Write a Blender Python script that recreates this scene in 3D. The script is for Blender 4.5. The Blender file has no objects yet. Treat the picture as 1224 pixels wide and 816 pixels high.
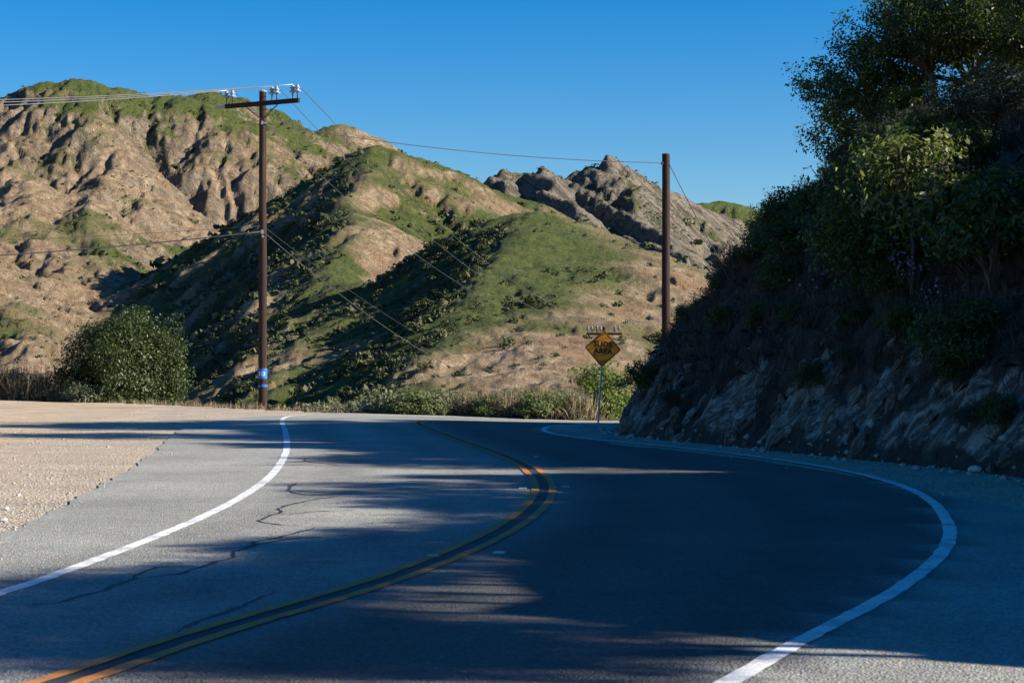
import bpy, bmesh, math, random
import numpy as np
from mathutils import Vector, geometry

# ------------------------------------------------------------------ camera, light, exposure
S = bpy.context.scene
C = S.collection
F, CX, HY, CH = 2300.0, 612.0, 435.0, 1.5        # focal length and horizon in photo pixels, eye height in metres
cam = bpy.data.cameras.new('camera'); camo = bpy.data.objects.new('camera', cam); C.objects.link(camo)
cam.sensor_width = 36.0; cam.lens = 36.0 * F / 1224.0
cam.shift_y = (HY - 408.0) / 1224.0
cam.clip_start = 0.1; cam.clip_end = 20000
camo.location = (0, 0, CH); camo.rotation_euler = (math.radians(90), 0, 0)
cam.dof.use_dof = True; cam.dof.focus_distance = 70; cam.dof.aperture_fstop = 9
S.camera = camo

SUN_EL, SUN_AZ = 24.5, -10.0                       # azimuth measured from +X towards +Y
se, sa = math.radians(SUN_EL), math.radians(SUN_AZ)
sun_dir = Vector((math.cos(se) * math.cos(sa), math.cos(se) * math.sin(sa), math.sin(se)))
w = bpy.data.worlds.new('World'); S.world = w; w.use_nodes = True
nt = w.node_tree; nt.nodes.clear()
sky = nt.nodes.new('ShaderNodeTexSky'); sky.sky_type = 'NISHITA'; sky.sun_disc = False
sky.sun_elevation = se; sky.sun_rotation = math.radians(90 - SUN_AZ)
sky.altitude = 600; sky.air_density = 1.0; sky.dust_density = 0.6; sky.ozone_density = 4.0
hs = nt.nodes.new('ShaderNodeHueSaturation'); hs.inputs['Saturation'].default_value = 1.48; hs.inputs['Hue'].default_value = 0.507
bg = nt.nodes.new('ShaderNodeBackground'); bg.inputs['Strength'].default_value = 0.060
out = nt.nodes.new('ShaderNodeOutputWorld')
nt.links.new(sky.outputs[0], hs.inputs['Color']); nt.links.new(hs.outputs[0], bg.inputs[0]); nt.links.new(bg.outputs[0], out.inputs[0])
sl = bpy.data.lights.new('sun', 'SUN'); sl.energy = 5.0; sl.angle = math.radians(0.5); sl.color = (1.0, 0.93, 0.82)
so = bpy.data.objects.new('sun', sl); C.objects.link(so); so.rotation_euler = sun_dir.to_track_quat('Z', 'Y').to_euler()
S.view_settings.view_transform = 'Standard'; S.view_settings.look = 'None'
S.view_settings.exposure = 1.3; S.view_settings.gamma = 1.0

# ------------------------------------------------------------------ helpers
random.seed(7)
def P(px, py, Y):
    return ((px - CX) / F * Y, Y, CH + (HY - py) / F * Y)
def sst(a, b, x):
    t = np.clip((np.asarray(x, float) - a) / (b - a), 0, 1); return t * t * (3 - 2 * t)
def G(x, y):                                       # the road dips a little past the bend
    return -0.25 * sst(44, 60, y) * sst(-6, 4, x)
def gp(px, py):                                    # a pixel on the ground -> plan point
    Y = F * CH / (py - HY)
    for _ in range(30):
        X = (px - CX) / F * Y
        Y = 0.5 * Y + 0.5 * F * (CH - 0.014 - float(G(X, Y))) / (py - HY)
    return ((px - CX) / F * Y, Y)

def mesh_np(name, V, faces):
    V = np.asarray(V, np.float32); faces = np.asarray(faces, np.int32)
    me = bpy.data.meshes.new(name)
    me.vertices.add(len(V)); me.vertices.foreach_set('co', V.ravel())
    k = faces.shape[1]
    me.loops.add(faces.size); me.loops.foreach_set('vertex_index', faces.ravel())
    me.polygons.add(len(faces)); me.polygons.foreach_set('loop_start', np.arange(0, faces.size, k, dtype=np.int32))
    me.update(calc_edges=True)
    return me
def link(name, me, mat=None, parent=None, smooth=False):
    o = bpy.data.objects.new(name, me); C.objects.link(o)
    if mat is not None: me.materials.clear(); me.materials.append(mat)
    if smooth: me.polygons.foreach_set('use_smooth', np.ones(len(me.polygons), bool))
    if parent is not None: o.parent = parent
    return o
def tag(o, label=None, cat=None, group=None, kind=None):
    if label: o['label'] = label
    if cat: o['category'] = cat
    if group: o['group'] = group
    if kind: o['kind'] = kind
    return o
def empty(name, loc, rz=0.0):
    o = bpy.data.objects.new(name, None); C.objects.link(o); o.empty_display_size = 0.2
    o.location = loc; o.rotation_euler = (0, 0, rz); return o
def copy_tree(o, parent=None):
    c = o.copy(); C.objects.link(c)
    if parent is not None: c.parent = parent
    for ch in [k for k in o.children]: copy_tree(ch, c)
    return c

class MB:
    def __init__(s): s.v = []; s.f = []
    def tube(s, pts, rad, n=8, cap=True):
        pts = [Vector(p) for p in pts]
        if not hasattr(rad, '__len__'): rad = [rad] * len(pts)
        b0 = len(s.v); ref = None
        for i, p in enumerate(pts):
            d = (pts[min(i + 1, len(pts) - 1)] - pts[max(i - 1, 0)]).normalized()
            if ref is None: ref = d.orthogonal().normalized()
            ref = (ref - d * ref.dot(d)); ref = ref.normalized() if ref.length > 1e-6 else d.orthogonal().normalized()
            q = d.cross(ref)
            for k in range(n):
                a = 2 * math.pi * k / n
                s.v.append(p + (ref * math.cos(a) + q * math.sin(a)) * rad[i])
        for i in range(len(pts) - 1):
            for k in range(n):
                a = b0 + i * n + k; b = b0 + i * n + (k + 1) % n
                s.f.append((a, b, b + n, a + n))
        if cap:
            s.f.append(tuple(b0 + k for k in range(n))[::-1]); e = b0 + (len(pts) - 1) * n
            s.f.append(tuple(e + k for k in range(n)))
        return s
    def box(s, c, size, M=None):
        b0 = len(s.v); c = Vector(c)
        for z in (-.5, .5):
            for x, y in ((-.5, -.5), (.5, -.5), (.5, .5), (-.5, .5)):
                p = Vector((x * size[0], y * size[1], z * size[2]))
                if M is not None: p = M @ p
                s.v.append(c + p)
        for f in ((3, 2, 1, 0), (4, 5, 6, 7), (0, 1, 5, 4), (1, 2, 6, 5), (2, 3, 7, 6), (3, 0, 4, 7)):
            s.f.append(tuple(b0 + i for i in f))
        return s
    def build(s, name, mat, parent=None, smooth=False, bevel=0):
        me = bpy.data.meshes.new(name); me.from_pydata([tuple(v) for v in s.v], [], s.f); me.update()
        if bevel:
            bm = bmesh.new(); bm.from_mesh(me)
            bmesh.ops.bevel(bm, geom=bm.edges[:], offset=bevel, segments=1, affect='EDGES'); bm.to_mesh(me); bm.free()
        return link(name, me, mat, parent, smooth)

# vectorised gradient noise
_r = np.random.default_rng(3)
_perm = np.concatenate([_r.permutation(256)] * 3).astype(np.int64)
_ga = _r.uniform(0, 2 * np.pi, 256); _gx, _gy = np.cos(_ga), np.sin(_ga)
def perlin(x, y, seed=0):
    x = np.asarray(x, float) + seed * 17.37; y = np.asarray(y, float) + seed * 9.71
    xi = np.floor(x).astype(np.int64); yi = np.floor(y).astype(np.int64)
    xf = x - xi; yf = y - yi; xi &= 255; yi &= 255
    u = xf ** 3 * (xf * (xf * 6 - 15) + 10); v = yf ** 3 * (yf * (yf * 6 - 15) + 10)
    def g(ix, iy, dx, dy):
        h = _perm[_perm[ix] + iy] & 255; return _gx[h] * dx + _gy[h] * dy
    a = g(xi, yi, xf, yf); b = g(xi + 1, yi, xf - 1, yf); c = g(xi, yi + 1, xf, yf - 1); d = g(xi + 1, yi + 1, xf - 1, yf - 1)
    return 1.4 * ((a + (b - a) * u) + ((c + (d - c) * u) - (a + (b - a) * u)) * v)
def fbm(x, y, seed=0, o=4, gain=0.5):
    s = 0; a = 1.0; f = 1.0
    for i in range(o): s = s + a * perlin(x * f, y * f, seed + i * 3); a *= gain; f *= 2.03
    return s

def catmull(pts, n=10):
    pts = [np.array(p, float) for p in pts]
    pts = [2 * pts[0] - pts[1]] + pts + [2 * pts[-1] - pts[-2]]
    o = []
    for i in range(1, len(pts) - 2):
        a, b, c, d = pts[i - 1:i + 3]
        for k in range(n):
            t = k / n
            o.append(0.5 * ((2 * b) + (c - a) * t + (2 * a - 5 * b + 4 * c - d) * t * t + (3 * b - a - 3 * c + d) * t ** 3))
    o.append(pts[-2]); return np.array(o)
def resample(p, step):
    p = np.asarray(p); L = np.concatenate([[0], np.cumsum(np.linalg.norm(np.diff(p, axis=0), axis=1))])
    n = max(2, int(L[-1] / step)); t = np.linspace(0, L[-1], n + 1)
    return np.stack([np.interp(t, L, p[:, k]) for k in range(p.shape[1])], 1)
def poly_dist(x, y, poly):                          # distance to an open polyline
    best = np.full(np.shape(x), 1e9)
    for (ax, ay), (bx, by) in zip(poly[:-1], poly[1:]):
        dx, dy = bx - ax, by - ay; L = dx * dx + dy * dy + 1e-12
        t = np.clip(((x - ax) * dx + (y - ay) * dy) / L, 0, 1)
        best = np.minimum(best, np.hypot(x - ax - t * dx, y - ay - t * dy))
    return best
def inside(x, y, poly):
    r = np.zeros(np.shape(x), bool); n = len(poly)
    for i in range(n):
        x1, y1 = poly[i]; x2, y2 = poly[(i + 1) % n]
        if y1 == y2: continue
        c = ((y1 > y) != (y2 > y)) & (x < (x2 - x1) * (y - y1) / (y2 - y1) + x1)
        r ^= c
    return r

# ------------------------------------------------------------------ materials
def new_mat(name, rough=0.9):
    m = bpy.data.materials.new(name); m.use_nodes = True
    t = m.node_tree; b = t.nodes['Principled BSDF']; b.inputs['Roughness'].default_value = rough
    if 'Specular IOR Level' in b.inputs: b.inputs['Specular IOR Level'].default_value = 0.3
    return m, t, b
def nz(t, scale, detail=4, rough=0.55, vec=None, dist=0.0):
    n = t.nodes.new('ShaderNodeTexNoise'); n.inputs['Scale'].default_value = scale
    n.inputs['Detail'].default_value = detail; n.inputs['Roughness'].default_value = rough
    n.inputs['Distortion'].default_value = dist
    if vec is not None: t.links.new(vec, n.inputs['Vector'])
    return n.outputs[0]
def obj_co(t, scale=(1, 1, 1), rot=(0, 0, 0)):      # turns first, then divides by the grain length of each axis when a turn is given
    c = t.nodes.new('ShaderNodeTexCoord'); m = t.nodes.new('ShaderNodeMapping')
    if any(rot): m.vector_type = 'TEXTURE'
    m.inputs['Scale'].default_value = scale; m.inputs['Rotation'].default_value = rot
    t.links.new(c.outputs['Object'], m.inputs['Vector']); return m.outputs[0]
def ramp(t, fac, stops):
    r = t.nodes.new('ShaderNodeValToRGB'); e = r.color_ramp.elements
    while len(e) < len(stops): e.new(0.5)
    for k, (p, c) in enumerate(stops):
        e[k].position = p; e[k].color = (*c, 1) if len(c) == 3 else c
    t.links.new(fac, r.inputs[0]); return r.outputs[0]
def mix(t, fac, a, b, mode='MIX'):
    m = t.nodes.new('ShaderNodeMix'); m.data_type = 'RGBA'; m.blend_type = mode
    for s, v in ((m.inputs[0], fac), (m.inputs[6], a), (m.inputs[7], b)):
        if isinstance(v, (int, float)): s.default_value = v
        elif isinstance(v, tuple): s.default_value = (*v, 1)
        else: t.links.new(v, s)
    return m.outputs[2]
def mth(t, op, a, b=0.0, clamp=False):
    m = t.nodes.new('ShaderNodeMath'); m.operation = op; m.use_clamp = clamp
    for s, v in ((m.inputs[0], a), (m.inputs[1], b)):
        if isinstance(v, (int, float)): s.default_value = v
        else: t.links.new(v, s)
    return m.outputs[0]
def bump(t, b, h, strength=0.5, dist=0.02):
    n = t.nodes.new('ShaderNodeBump'); n.inputs['Strength'].default_value = strength; n.inputs['Distance'].default_value = dist
    t.links.new(h, n.inputs['Height']); t.links.new(n.outputs[0], b.inputs['Normal'])
def attr(t, name):
    a = t.nodes.new('ShaderNodeAttribute'); a.attribute_name = name; return a.outputs['Fac']

def mat_simple(name, col, rough=0.8, var=0.25, scale=8.0, metal=0.0):
    m, t, b = new_mat(name, rough); b.inputs['Metallic'].default_value = metal
    c = nz(t, scale, 5, 0.6, obj_co(t))
    t.links.new(ramp(t, c, [(0.25, tuple(x * (1 - var) for x in col)), (0.75, tuple(min(1, x * (1 + var)) for x in col))]), b.inputs['Base Color'])
    bump(t, b, c, 0.3, 0.01)
    return m
def mat_leaf(name, cols, trans=0.3, rough=0.55):
    m, t, b = new_mat(name, rough)
    g = t.nodes.new('ShaderNodeNewGeometry'); rnd = g.outputs['Random Per Island']
    c = ramp(t, rnd, [(i / (len(cols) - 1), q) for i, q in enumerate(cols)])
    t.links.new(c, b.inputs['Base Color'])
    tr = t.nodes.new('ShaderNodeBsdfTranslucent'); t.links.new(mix(t, 1.0, c, (1.3, 1.5, 0.5), 'MULTIPLY'), tr.inputs[0])
    ms = t.nodes.new('ShaderNodeMixShader'); ms.inputs[0].default_value = trans
    t.links.new(b.outputs[0], ms.inputs[1]); t.links.new(tr.outputs[0], ms.inputs[2])
    t.links.new(ms.outputs[0], t.nodes['Material Output'].inputs[0])
    return m

M = {}
# asphalt: pale worn aggregate with fine dark binder
m, t, b = new_mat('asphalt', 0.85); co = obj_co(t)
v = t.nodes.new('ShaderNodeTexVoronoi'); v.inputs['Scale'].default_value = 60; t.links.new(co, v.inputs['Vector'])
fine = nz(t, 45, 3, 0.7, co); big = nz(t, 0.35, 4, 0.6, co); mid = nz(t, 5, 5, 0.65, co)
wheel = nz(t, 0.9, 3, 0.6, obj_co(t, (1, 0.25, 1)))
c1 = ramp(t, fine, [(0.3, (0.14, 0.138, 0.128)), (0.5, (0.29, 0.285, 0.262)), (0.72, (0.50, 0.49, 0.45))])
c1 = mix(t, 0.35, c1, mix(t, 1.0, c1, v.outputs['Color'], 'MULTIPLY'))
c2 = mix(t, 0.75, c1, ramp(t, big, [(0.3, (0.62, 0.62, 0.63)), (0.7, (1.15, 1.14, 1.1))]), 'MULTIPLY')
c2 = mix(t, 0.6, c2, ramp(t, mid, [(0.3, (0.8, 0.8, 0.8)), (0.7, (1.12, 1.12, 1.12))]), 'MULTIPLY')
c2 = mix(t, 1.0, c2, ramp(t, attr(t, 'lane'), [(0.0, (1.25, 1.25, 1.19)), (1.0, (0.40, 0.405, 0.41))]), 'MULTIPLY')  # sun and shade put into the colour: left side lightened, right side darkened
tr_ = mth(t, 'MULTIPLY', attr(t, 'track'), ramp(t, nz(t, 0.8, 5, 0.7, co), [(0.3, (0.3, 0.3, 0.3)), (0.65, (1, 1, 1))]))
c2 = mix(t, tr_, c2, mix(t, 1.0, c2, (0.62, 0.62, 0.63), 'MULTIPLY'))
oil = ramp(t, nz(t, 1.7, 3, 0.5, co), [(0.68, (1, 1, 1)), (0.76, (0.6, 0.6, 0.6))]); c2 = mix(t, 0.8, c2, oil, 'MULTIPLY')
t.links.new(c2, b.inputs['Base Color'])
bump(t, b, mth(t, 'ADD', fine, v.outputs['Distance']), 0.7, 0.012); M['asphalt'] = m
def paint(name, col, dark):
    m, t, b = new_mat(name, 0.75); co = obj_co(t)
    wear = nz(t, 38, 4, 0.75, co); w2 = nz(t, 3, 4, 0.7, co)
    f = ramp(t, mth(t, 'ADD', mth(t, 'MULTIPLY', wear, 0.55), mth(t, 'MULTIPLY', w2, 0.62)), [(0.46, (0, 0, 0)), (0.62, (1, 1, 1))])
    t.links.new(mix(t, f, dark, col), b.inputs['Base Color']); bump(t, b, wear, 0.6, 0.008); return m
M['white_paint'] = paint('white_paint', (0.72, 0.72, 0.70), (0.33, 0.33, 0.32))
M['yellow_paint'] = paint('yellow_paint', (0.50, 0.19, 0.04), (0.25, 0.125, 0.06))
M['black_paint'] = paint('black_paint', (0.028, 0.027, 0.03), (0.05, 0.05, 0.05))
M['tar'] = mat_simple('tar', (0.022, 0.021, 0.02), 0.6, 0.4, 20)
# gravel and bare soil
m, t, b = new_mat('gravel_soil', 0.95); co = obj_co(t)
v = t.nodes.new('ShaderNodeTexVoronoi'); v.inputs['Scale'].default_value = 42; t.links.new(co, v.inputs['Vector'])
v2 = t.nodes.new('ShaderNodeTexVoronoi'); v2.inputs['Scale'].default_value = 20; t.links.new(co, v2.inputs['Vector'])
bw = t.nodes.new('ShaderNodeRGBToBW'); t.links.new(v.outputs['Color'], bw.inputs[0])
c1 = ramp(t, bw.outputs[0], [(0.15, (0.20, 0.155, 0.115)), (0.5, (0.38, 0.31, 0.235)), (0.85, (0.58, 0.50, 0.40))])
so_ = ramp(t, nz(t, 3, 6, 0.7, co), [(0.3, (0.41, 0.285, 0.17)), (0.7, (0.58, 0.45, 0.30))])
f = mth(t, 'ADD', attr(t, 'soil'), mth(t, 'MULTIPLY', mth(t, 'SUBTRACT', nz(t, 0.35, 5, 0.65, co), 0.5), 1.6), True)
c1 = mix(t, f, c1, so_)
c1 = mix(t, attr(t, 'veg'), c1, ramp(t, nz(t, 1.2, 5, 0.7, co), [(0.3, (0.05, 0.055, 0.02)), (0.7, (0.22, 0.17, 0.09))]))
c1 = mix(t, 0.8, c1, ramp(t, nz(t, 0.8, 5, 0.6, co), [(0.3, (0.72, 0.72, 0.72)), (0.7, (1.15, 1.15, 1.15))]), 'MULTIPLY')
t.links.new(c1, b.inputs['Base Color'])
bump(t, b, mth(t, 'ADD', v.outputs['Distance'], mth(t, 'MULTIPLY', v2.outputs['Distance'], 1.2)), 0.8, 0.022); M['gravel'] = m
M['stone'] = mat_simple('stone', (0.36, 0.32, 0.27), 0.9, 0.35, 30)
M['pale_stone'] = mat_simple('pale_stone', (0.5, 0.48, 0.44), 0.9, 0.25, 12)
# distant hills
m, t, b = new_mat('hill_ground', 0.95); co = obj_co(t)
n1 = nz(t, 0.05, 8, 0.65, co); n2 = nz(t, 0.25, 8, 0.7, co); n3 = nz(t, 0.9, 5, 0.7, co)
dirt = ramp(t, n2, [(0.3, (0.135, 0.09, 0.048)), (0.43, (0.30, 0.208, 0.118)), (0.57, (0.48, 0.352, 0.22)), (0.72, (0.66, 0.53, 0.385))])
dirt = mix(t, ramp(t, n1, [(0.5, (0, 0, 0)), (0.68, (1, 1, 1))]), dirt, (0.33, 0.20, 0.105))
wv = nz(t, 1.0, 6, 0.72, obj_co(t, (38, 16, 5.5), (0.0, 0.85, 0.15)), 0.5)
rock = ramp(t, wv, [(0.3, (0.07, 0.060, 0.048)), (0.46, (0.16, 0.135, 0.10)), (0.54, (0.36, 0.30, 0.22)), (0.60, (0.13, 0.11, 0.085)), (0.72, (0.27, 0.225, 0.165))])
grass = ramp(t, n2, [(0.3, (0.05, 0.075, 0.013)), (0.5, (0.095, 0.125, 0.022)), (0.72, (0.18, 0.165, 0.05))])
scr = ramp(t, n3, [(0.35, (0.028, 0.04, 0.014)), (0.55, (0.065, 0.082, 0.027)), (0.75, (0.15, 0.135, 0.06))])
olive = ramp(t, n3, [(0.3, (0.08, 0.072, 0.028)), (0.7, (0.24, 0.185, 0.085))])
of = mth(t, 'ADD', mth(t, 'MULTIPLY', attr(t, 'cover'), 0.62), mth(t, 'MULTIPLY', mth(t, 'SUBTRACT', nz(t, 0.12, 9, 0.8, co), 0.5), 3.0))
dirt = mix(t, mth(t, 'MULTIPLY', ramp(t, of, [(0.3, (0, 0, 0)), (0.55, (1, 1, 1))]), 0.8), dirt, olive)
c1 = mix(t, attr(t, 'rock'), dirt, rock)
gf = mth(t, 'ADD', attr(t, 'grass'), mth(t, 'MULTIPLY', mth(t, 'SUBTRACT', n2, 0.5), 0.9))
c1 = mix(t, ramp(t, gf, [(0.24, (0, 0, 0)), (0.68, (1, 1, 1))]), c1, grass)
sf = mth(t, 'ADD', attr(t, 'scrub'), mth(t, 'MULTIPLY', mth(t, 'SUBTRACT', n3, 0.5), 1.5))
vd = t.nodes.new('ShaderNodeTexVoronoi'); vd.inputs['Scale'].default_value = 0.30; t.links.new(co, vd.inputs['Vector'])
vs = t.nodes.new('ShaderNodeSeparateColor'); t.links.new(vd.outputs['Color'], vs.inputs[0])
dot = mth(t, 'MULTIPLY', mth(t, 'LESS_THAN', mth(t, 'ADD', vd.outputs['Distance'], mth(t, 'MULTIPLY', n3, 0.25)), mth(t, 'MULTIPLY', vs.outputs[0], 0.42)), ramp(t, nz(t, 0.03, 4, 0.6, co), [(0.42, (0.1, 0.1, 0.1)), (0.6, (1, 1, 1))]))
c1 = mix(t, mth(t, 'MULTIPLY', dot, 0.85), c1, (0.035, 0.038, 0.016))
c1 = mix(t, ramp(t, sf, [(0.45, (0, 0, 0)), (0.62, (1, 1, 1))]), c1, scr)
t.links.new(c1, b.inputs['Base Color'])
n4 = nz(t, 0.12, 9, 0.78, co)
bump(t, b, mth(t, 'ADD', mth(t, 'MULTIPLY', n4, 1.3), mth(t, 'ADD', mth(t, 'MULTIPLY', n3, 0.3), mth(t, 'MULTIPLY', wv, mth(t, 'MULTIPLY', attr(t, 'rock'), 1.2)))), 1.0, 8.0); M['hill'] = m
M['scrub'] = mat_leaf('scrub_leaf', [(0.024, 0.034, 0.012), (0.045, 0.06, 0.02), (0.065, 0.075, 0.03), (0.10, 0.09, 0.05)], 0.1, 0.8)
# near slope
m, t, b = new_mat('slope_ground', 0.95); co = obj_co(t)
st = nz(t, 1.0, 8, 0.72, obj_co(t, (0.4, 0.22, 0.75), (0.75, 0.0, 0.0)), 1.2)
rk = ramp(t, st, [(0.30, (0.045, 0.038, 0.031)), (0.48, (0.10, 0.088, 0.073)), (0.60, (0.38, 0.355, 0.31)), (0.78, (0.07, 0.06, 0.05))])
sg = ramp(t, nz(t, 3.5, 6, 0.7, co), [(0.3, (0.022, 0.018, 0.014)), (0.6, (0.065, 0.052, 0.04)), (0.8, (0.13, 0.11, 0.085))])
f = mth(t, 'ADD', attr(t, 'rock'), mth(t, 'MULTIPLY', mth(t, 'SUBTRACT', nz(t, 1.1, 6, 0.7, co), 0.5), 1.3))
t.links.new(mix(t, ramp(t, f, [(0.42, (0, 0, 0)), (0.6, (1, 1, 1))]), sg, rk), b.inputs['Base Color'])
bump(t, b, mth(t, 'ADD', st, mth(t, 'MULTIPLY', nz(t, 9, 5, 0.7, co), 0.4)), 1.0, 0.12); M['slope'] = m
m, t, b = new_mat('bank_rock', 0.95); co = obj_co(t)
g_ = t.nodes.new('ShaderNodeObjectInfo')
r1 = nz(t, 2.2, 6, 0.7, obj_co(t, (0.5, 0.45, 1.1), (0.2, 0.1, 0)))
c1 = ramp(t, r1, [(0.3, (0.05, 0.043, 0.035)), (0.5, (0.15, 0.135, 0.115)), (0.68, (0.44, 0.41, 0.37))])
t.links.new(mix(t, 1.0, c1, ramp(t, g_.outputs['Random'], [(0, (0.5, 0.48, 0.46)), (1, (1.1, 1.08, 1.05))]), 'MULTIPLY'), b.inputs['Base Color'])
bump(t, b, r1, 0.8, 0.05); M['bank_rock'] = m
# wood, metal, sign
m, t, b = new_mat('creosote_wood', 0.85)
g1 = nz(t, 14, 6, 0.7, obj_co(t, (1, 1, 0.06))); g2 = nz(t, 0.7, 3, 0.5, obj_co(t))
c1 = ramp(t, g1, [(0.3, (0.010, 0.006, 0.005)), (0.55, (0.032, 0.015, 0.010)), (0.75, (0.065, 0.034, 0.022))])
t.links.new(mix(t, 0.5, c1, ramp(t, g2, [(0.3, (0.6, 0.6, 0.6)), (0.7, (1.2, 1.15, 1.1))]), 'MULTIPLY'), b.inputs['Base Color'])
bump(t, b, g1, 0.6, 0.02); M['wood'] = m
M['arm_wood'] = mat_simple('arm_wood', (0.018, 0.013, 0.010), 0.85, 0.4, 10)
M['bark'] = mat_simple('bark', (0.09, 0.075, 0.06), 0.9, 0.4, 14)
M['pale_bark'] = mat_simple('pale_bark', (0.22, 0.2, 0.17), 0.9, 0.3, 14)
M['porcelain'] = mat_simple('porcelain', (0.26, 0.29, 0.33), 0.25, 0.1, 20)
M['dull_porcelain'] = mat_simple('dull_porcelain', (0.15, 0.16, 0.18), 0.4, 0.15, 20)
M['steel'] = mat_simple('galvanised_steel', (0.36, 0.37, 0.38), 0.5, 0.2, 30, 0.6)
M['rusty'] = mat_simple('rusty_steel', (0.05, 0.035, 0.028), 0.8, 0.4, 20)
M['bright_wire'] = mat_simple('aluminium_wire', (0.45, 0.45, 0.44), 0.45, 0.1, 5, 0.3)
M['dark_wire'] = mat_simple('dark_wire', (0.05, 0.05, 0.055), 0.6, 0.2, 5)
M['blue'] = mat_simple('blue_band', (0.02, 0.11, 0.36), 0.5, 0.15, 14)
M['white_mark'] = mat_simple('white_mark', (0.45, 0.55, 0.7), 0.6, 0.15, 14)
M['sign_yellow'] = mat_simple('sign_yellow', (0.60, 0.235, 0.016), 0.5, 0.1, 6)
M['black'] = mat_simple('sign_black', (0.012, 0.012, 0.012), 0.6, 0.2, 8)
M['reflector'] = mat_simple('reflector_white', (0.38, 0.38, 0.36), 0.4, 0.1, 20)
M['amber'] = mat_simple('reflector_amber', (0.6, 0.28, 0.06), 0.4, 0.1, 20)
# leaves
M['bush_leaf'] = mat_leaf('bush_leaf', [(0.018, 0.028, 0.008), (0.034, 0.05, 0.012), (0.05, 0.07, 0.018), (0.066, 0.082, 0.028)], 0.22, 0.45)
M['oak_leaf'] = mat_leaf('oak_leaf', [(0.02, 0.032, 0.010), (0.045, 0.064, 0.014), (0.075, 0.10, 0.02), (0.14, 0.15, 0.04)], 0.35, 0.45)
M['laurel_leaf'] = mat_leaf('laurel_leaf', [(0.03, 0.05, 0.012), (0.05, 0.08, 0.018), (0.075, 0.105, 0.025)], 0.35, 0.45)
M['sunlit_leaf'] = mat_leaf('sunlit_leaf', [(0.06, 0.08, 0.025), (0.13, 0.145, 0.05), (0.24, 0.24, 0.11)], 0.35, 0.5)  # paler leaf copy, sun highlight of the shrub tips put into the colour
M['sage_leaf'] = mat_leaf('sage_leaf', [(0.10, 0.115, 0.065), (0.16, 0.175, 0.10), (0.24, 0.24, 0.15)], 0.25, 0.7)
M['bright_leaf'] = mat_leaf('bright_leaf', [(0.07, 0.11, 0.025), (0.11, 0.16, 0.03), (0.17, 0.20, 0.055)], 0.35, 0.6)
M['olive_leaf'] = mat_leaf('olive_leaf', [(0.06, 0.08, 0.03), (0.10, 0.125, 0.045), (0.16, 0.17, 0.08)], 0.25, 0.7)
M['dry_stem'] = mat_leaf('dry_stem', [(0.10, 0.07, 0.045), (0.19, 0.14, 0.09), (0.30, 0.24, 0.165)], 0.1, 0.8)
M['dead_stem'] = mat_leaf('dead_stem', [(0.022, 0.018, 0.017), (0.05, 0.04, 0.035), (0.10, 0.085, 0.075)], 0.1, 0.8)
M['dull_leaf'] = mat_leaf('dull_leaf', [(0.03, 0.038, 0.022), (0.05, 0.06, 0.035), (0.08, 0.09, 0.06)], 0.2, 0.7)
M['purple'] = mat_leaf('purple_petal', [(0.16, 0.11, 0.28), (0.26, 0.19, 0.42)], 0.2, 0.6)

# ------------------------------------------------------------------ foliage builders
def unit(a): return a / (np.linalg.norm(a, axis=1, keepdims=True) + 1e-9)
def leaf_arr(rng, Cn, N, L, W):
    n = len(Cn); N = unit(N); T = unit(np.cross(N, rng.normal(size=(n, 3)))); B = np.cross(N, T)
    L = L * rng.uniform(0.6, 1.35, (n, 1)); W = W * rng.uniform(0.7, 1.3, (n, 1))
    cup = N * (L * rng.uniform(-0.15, 0.2, (n, 1)))
    V = np.stack([Cn - T * L / 2, Cn + B * W / 2 + cup, Cn + T * L / 2, Cn - B * W / 2 + cup], 1).reshape(-1, 3)
    return V, np.arange(4 * n).reshape(-1, 4)
def crown_pts(rng, ctr, rad, clumps, per, cr, lo=0.45, flat=1.0, base_cut=-0.9):
    """leaf positions in clumps spread through a crown"""
    d = unit(rng.normal(size=(clumps * 3, 3))); d = d[d[:, 2] > base_cut][:clumps]
    r = rng.uniform(lo ** 2, 1, (len(d), 1)) ** 0.5
    lump = 1 + 0.20 * np.sin(d[:, :1] * 4.3 + ctr[0]) * np.cos(d[:, 1:2] * 3.7 + ctr[1] * 2) + rng.normal(0, 0.05, (len(d), 1))
    K = np.array(ctr) + d * r * lump * np.array(rad)
    sz = cr * rng.uniform(0.6, 1.4, (len(d), 1, 1))
    pts = K[:, None, :] + np.clip(rng.normal(0, 1, (len(d), per, 3)), -1.5, 1.5) * sz * np.array([1, 1, flat])
    nrm = (d[:, None, :] * 0.6 + rng.normal(0, 0.55, (len(d), per, 3)) + np.array([0, 0, 0.45]))
    return K, pts.reshape(-1, 3), nrm.reshape(-1, 3)
def blades(rng, roots, n_per, length, width, spread, droop=0.3):
    n = len(roots) * n_per; R = np.repeat(roots, n_per, 0) + rng.normal(0, 0.04, (n, 3)) * np.array([1, 1, 0])
    a = rng.uniform(0, 2 * np.pi, n); s = np.abs(rng.normal(0, spread, n))
    D = np.stack([np.cos(a) * np.sin(s), np.sin(a) * np.sin(s), np.cos(s)], 1)
    L = (length * rng.uniform(0.45, 1.15, n))[:, None]; side = unit(np.cross(D, rng.normal(size=(n, 3)))) * width / 2
    mid = R + D * L * 0.55; tip = R + D * L + np.array([0, 0, -1]) * L * droop * (s[:, None] * 0.7)
    V = np.stack([R - side, R + side, mid + side * 0.8, tip, mid - side * 0.8], 1).reshape(-1, 3)
    return V, np.arange(5 * n).reshape(-1, 5)
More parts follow.
